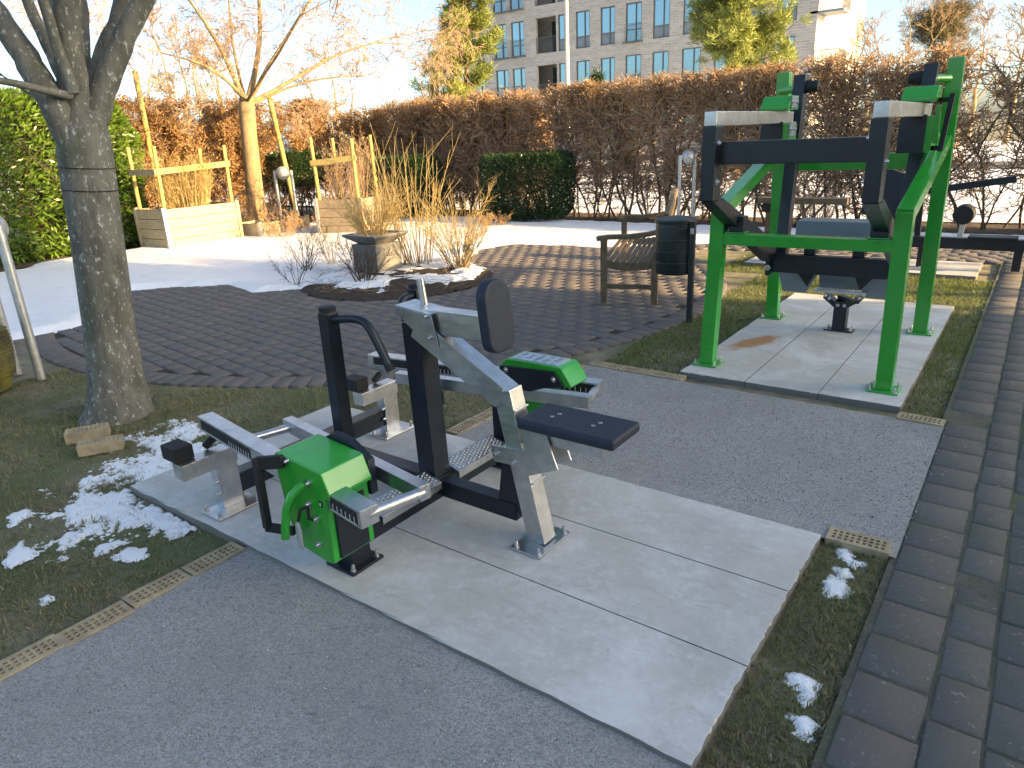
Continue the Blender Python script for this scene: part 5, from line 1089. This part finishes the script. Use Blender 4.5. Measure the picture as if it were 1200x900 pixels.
# ============================================================ APARTMENT BUILDING
def facade_box(name, label, x0, x1, y0, y1, H_, st, cols, mat, zs, cat='building', wtop=2.45, winh=2.28, endx=None, holes=True):
    bd = empty(name, ((x0+x1)/2, (y0+y1)/2, 0), label, cat); rows = int(H_/st)
    # front wall on y0 built round its openings
    xs = sorted(set([x0, x1]+[v for c_ in cols for v in (c_[0], c_[1])])); op = set()
    mb = MB(); zz = [0.]
    for r in range(rows): zz += [zs+r*st+wtop-winh, zs+r*st+wtop]
    zz.append(H_); zz = [z for z in zz if z >= 0]
    for i in range(len(xs)-1):
        iswin = any(abs(c_[0]-xs[i]) < 1e-6 for c_ in cols)
        if not iswin: mb.box(((xs[i]+xs[i+1])/2, y0+.15, H_/2), (xs[i+1]-xs[i], .3, H_)); continue
        for j in range(0, len(zz)-1, 2): mb.box(((xs[i]+xs[i+1])/2, y0+.15, (zz[j]+zz[j+1])/2), (xs[i+1]-xs[i], .3, zz[j+1]-zz[j]))
    mb.box(((x0+x1)/2, (y0+y1)/2+.16, H_/2), (x1-x0-.02, y1-y0-.34-3.2*0, H_)) if not holes else mb.box(((x0+x1)/2, (y0+y1)/2+1., H_/2), (x1-x0, y1-y0-2, H_))
    if holes:
        mb.box((x0+.15, y0+1.15, H_/2), (.3, 1.7, H_)); mb.box((x1-.15, y0+1.15, H_/2), (.3, 1.7, H_))
    mb.build('wall', mat, bd)
    for r in range(rows):
        zt = zs+r*st+wtop; zb = zt-winh
        if zt > H_ or zb < 0: continue
        for c_ in cols:
            a, b_, kind = c_; w_ = b_-a; cx = (a+b_)/2
            if kind == 'loggia':
                mb = MB(); mb.box((cx, y0+.7, zb-.02), (w_, 1.2, .06)); mb.build('balcony_floor', 'panel', bd)
                rl = MB()
                for k in range(int(w_/.12)): rl.box((a+.06+k*.12, y0+.06, zb+.5), (.015, .015, 1.0))
                rl.box((cx, y0+.06, zb+1.02), (w_-.02, .04, .03)); rl.build('railing', 'frame', bd)
                mb = MB(); mb.box((a+w_*.28, y0+1.985, (zb+zt)/2), (w_*.42, .03, winh-.1)); mb.build('window', 'glass', bd)
                continue
            fr = MB(); t_ = .06
            fr.box((a+t_/2, y0+.10, (zb+zt)/2), (t_, .08, winh)); fr.box((b_-t_/2, y0+.10, (zb+zt)/2), (t_, .08, winh)); fr.box((cx, y0+.10, zt-t_/2), (w_-2*t_, .08, t_)); fr.box((cx, y0+.10, zb+t_/2), (w_-2*t_, .08, t_))
            fr.box((a+w_*.62, y0+.10, (zb+zt)/2), (t_, .07, winh-2*t_)); fr.box((cx, y0+.10, zb+winh*.32), (w_-2*t_, .072, t_*.8)); f = fr.build('window', 'frame', bd)
            mb = MB(); mb.box((cx, y0+.13, zb+winh*.66), (w_-.1, .01, winh*.66)); mb.build('pane', 'glass', f)
            mb = MB(); mb.box((cx, y0+.13, zb+winh*.16), (w_-.1, .012, winh*.30)); mb.build('lower_panel', 'panel' if kind != 'door' else 'glass', f)
            if kind == 'door':
                rl = MB(); rl.box((cx, y0-.12, zb+1.05), (w_+.1, .03, .03)); rl.box((cx, y0-.1, zb-.04), (w_+.25, .35, .06))
                for k in range(int(w_/.1)+1): rl.box((a+k*.1, y0-.12, zb+.5), (.012, .012, 1.05))
                rl.build('railing', 'frame', f)
    return bd
# facade columns read from the photograph on the plane y=45.4
FY = 45.4
def fx(px, py=60): return float(ony(px, py, FY)[0])
def wcol(pc, wd, k): x = fx(pc); return (x-wd/2, x+wd/2, k)
cols = [wcol(560, 1.1, 'w'), wcol(587, 1.15, 'door'), wcol(607, 1.15, 'door'), wcol(640, 1.75, 'loggia'), wcol(660, .8, 'w'), wcol(683, 1.1, 'w'), wcol(712, 1.1, 'w'), wcol(742, 1.15, 'door'), wcol(774, 1.15, 'w'), wcol(810, 1.25, 'w'), wcol(848, 1.2, 'w'), wcol(885, 1.2, 'door'), wcol(918, 1.2, 'w')]
cols = [c_ for c_ in cols]; xs0 = fx(573)-2.2
cols = [c_ for c_ in cols if c_[0] > xs0+.3]
bd = facade_box('apartment_building', 'grey brick apartment building with tall windows and inset balconies behind the hedge', xs0, -11.75, FY, FY+12, 17.4, 3.05, cols, 'grey_brick', .95)
mb = MB()
for r in range(5):
    z = .95+r*3.05+.45
    mb = MB(); mb.box((-12.2+.9, FY+.9, z), (1.8, 1.8, .12)); o = mb.build('balcony_floor', 'panel', bd)
    rl = MB()
    for k in range(14): rl.box((-11.75+.02+k*.095, FY-.02, z+.55), (.02, .02, 1.0)); rl.box((-10.44, FY-.02+k*.13, z+.55), (.02, .02, 1.0))
    rl.box((-11.1, FY-.02, z+1.08), (1.35, .04, .04)); rl.box((-10.44, FY+.85, z+1.08), (.04, 1.8, .04)); rl.build('railing', 'frame', o)
# building off to the right whose shadow lies over the foreground
SBX = 24.
yb_ = 7.25+(SBX+.2)*(SUN_Y/SUN_X)
facade_box('neighbour_building', 'brick neighbour building standing to the right of the garden, outside the picture', SBX, SBX+14, -34+yb_-4, yb_, 12.0, 3., [(SBX+1.5+i*2.6, SBX+2.9+i*2.6, 'w') for i in range(4)], 'red_brick', .9, holes=False)
# bare trees right of the picture that throw stripes of shade over the plaza
for k, (x, y) in enumerate(((12.5, 10.2), (17.5, 12.2))):
    tree('street_tree', (x, y, 0), [(x, y, -.05), (x+.05, y, 1.2), (x, y+.05, 2.4)], [.16, .12, .11], 'bark', [([(x, y, 2.2), (x+.3, y, 3.4), (x+.4, y+.2, 4.6)], .09, .04, 2, 1.0), ([(x, y, 2.1), (x-.5, y+.3, 3.2), (x-.9, y+.3, 4.2)], .07, .03, 2, 1.0), ([(x, y, 2.2), (x+.2, y-.6, 3.2), (x, y-1.0, 4.2)], .07, .03, 2, 1.0)], 4,
         ['nearer bare tree outside the right picture edge', 'farther bare tree outside the right picture edge'][k], seed=60+k, kids=2)
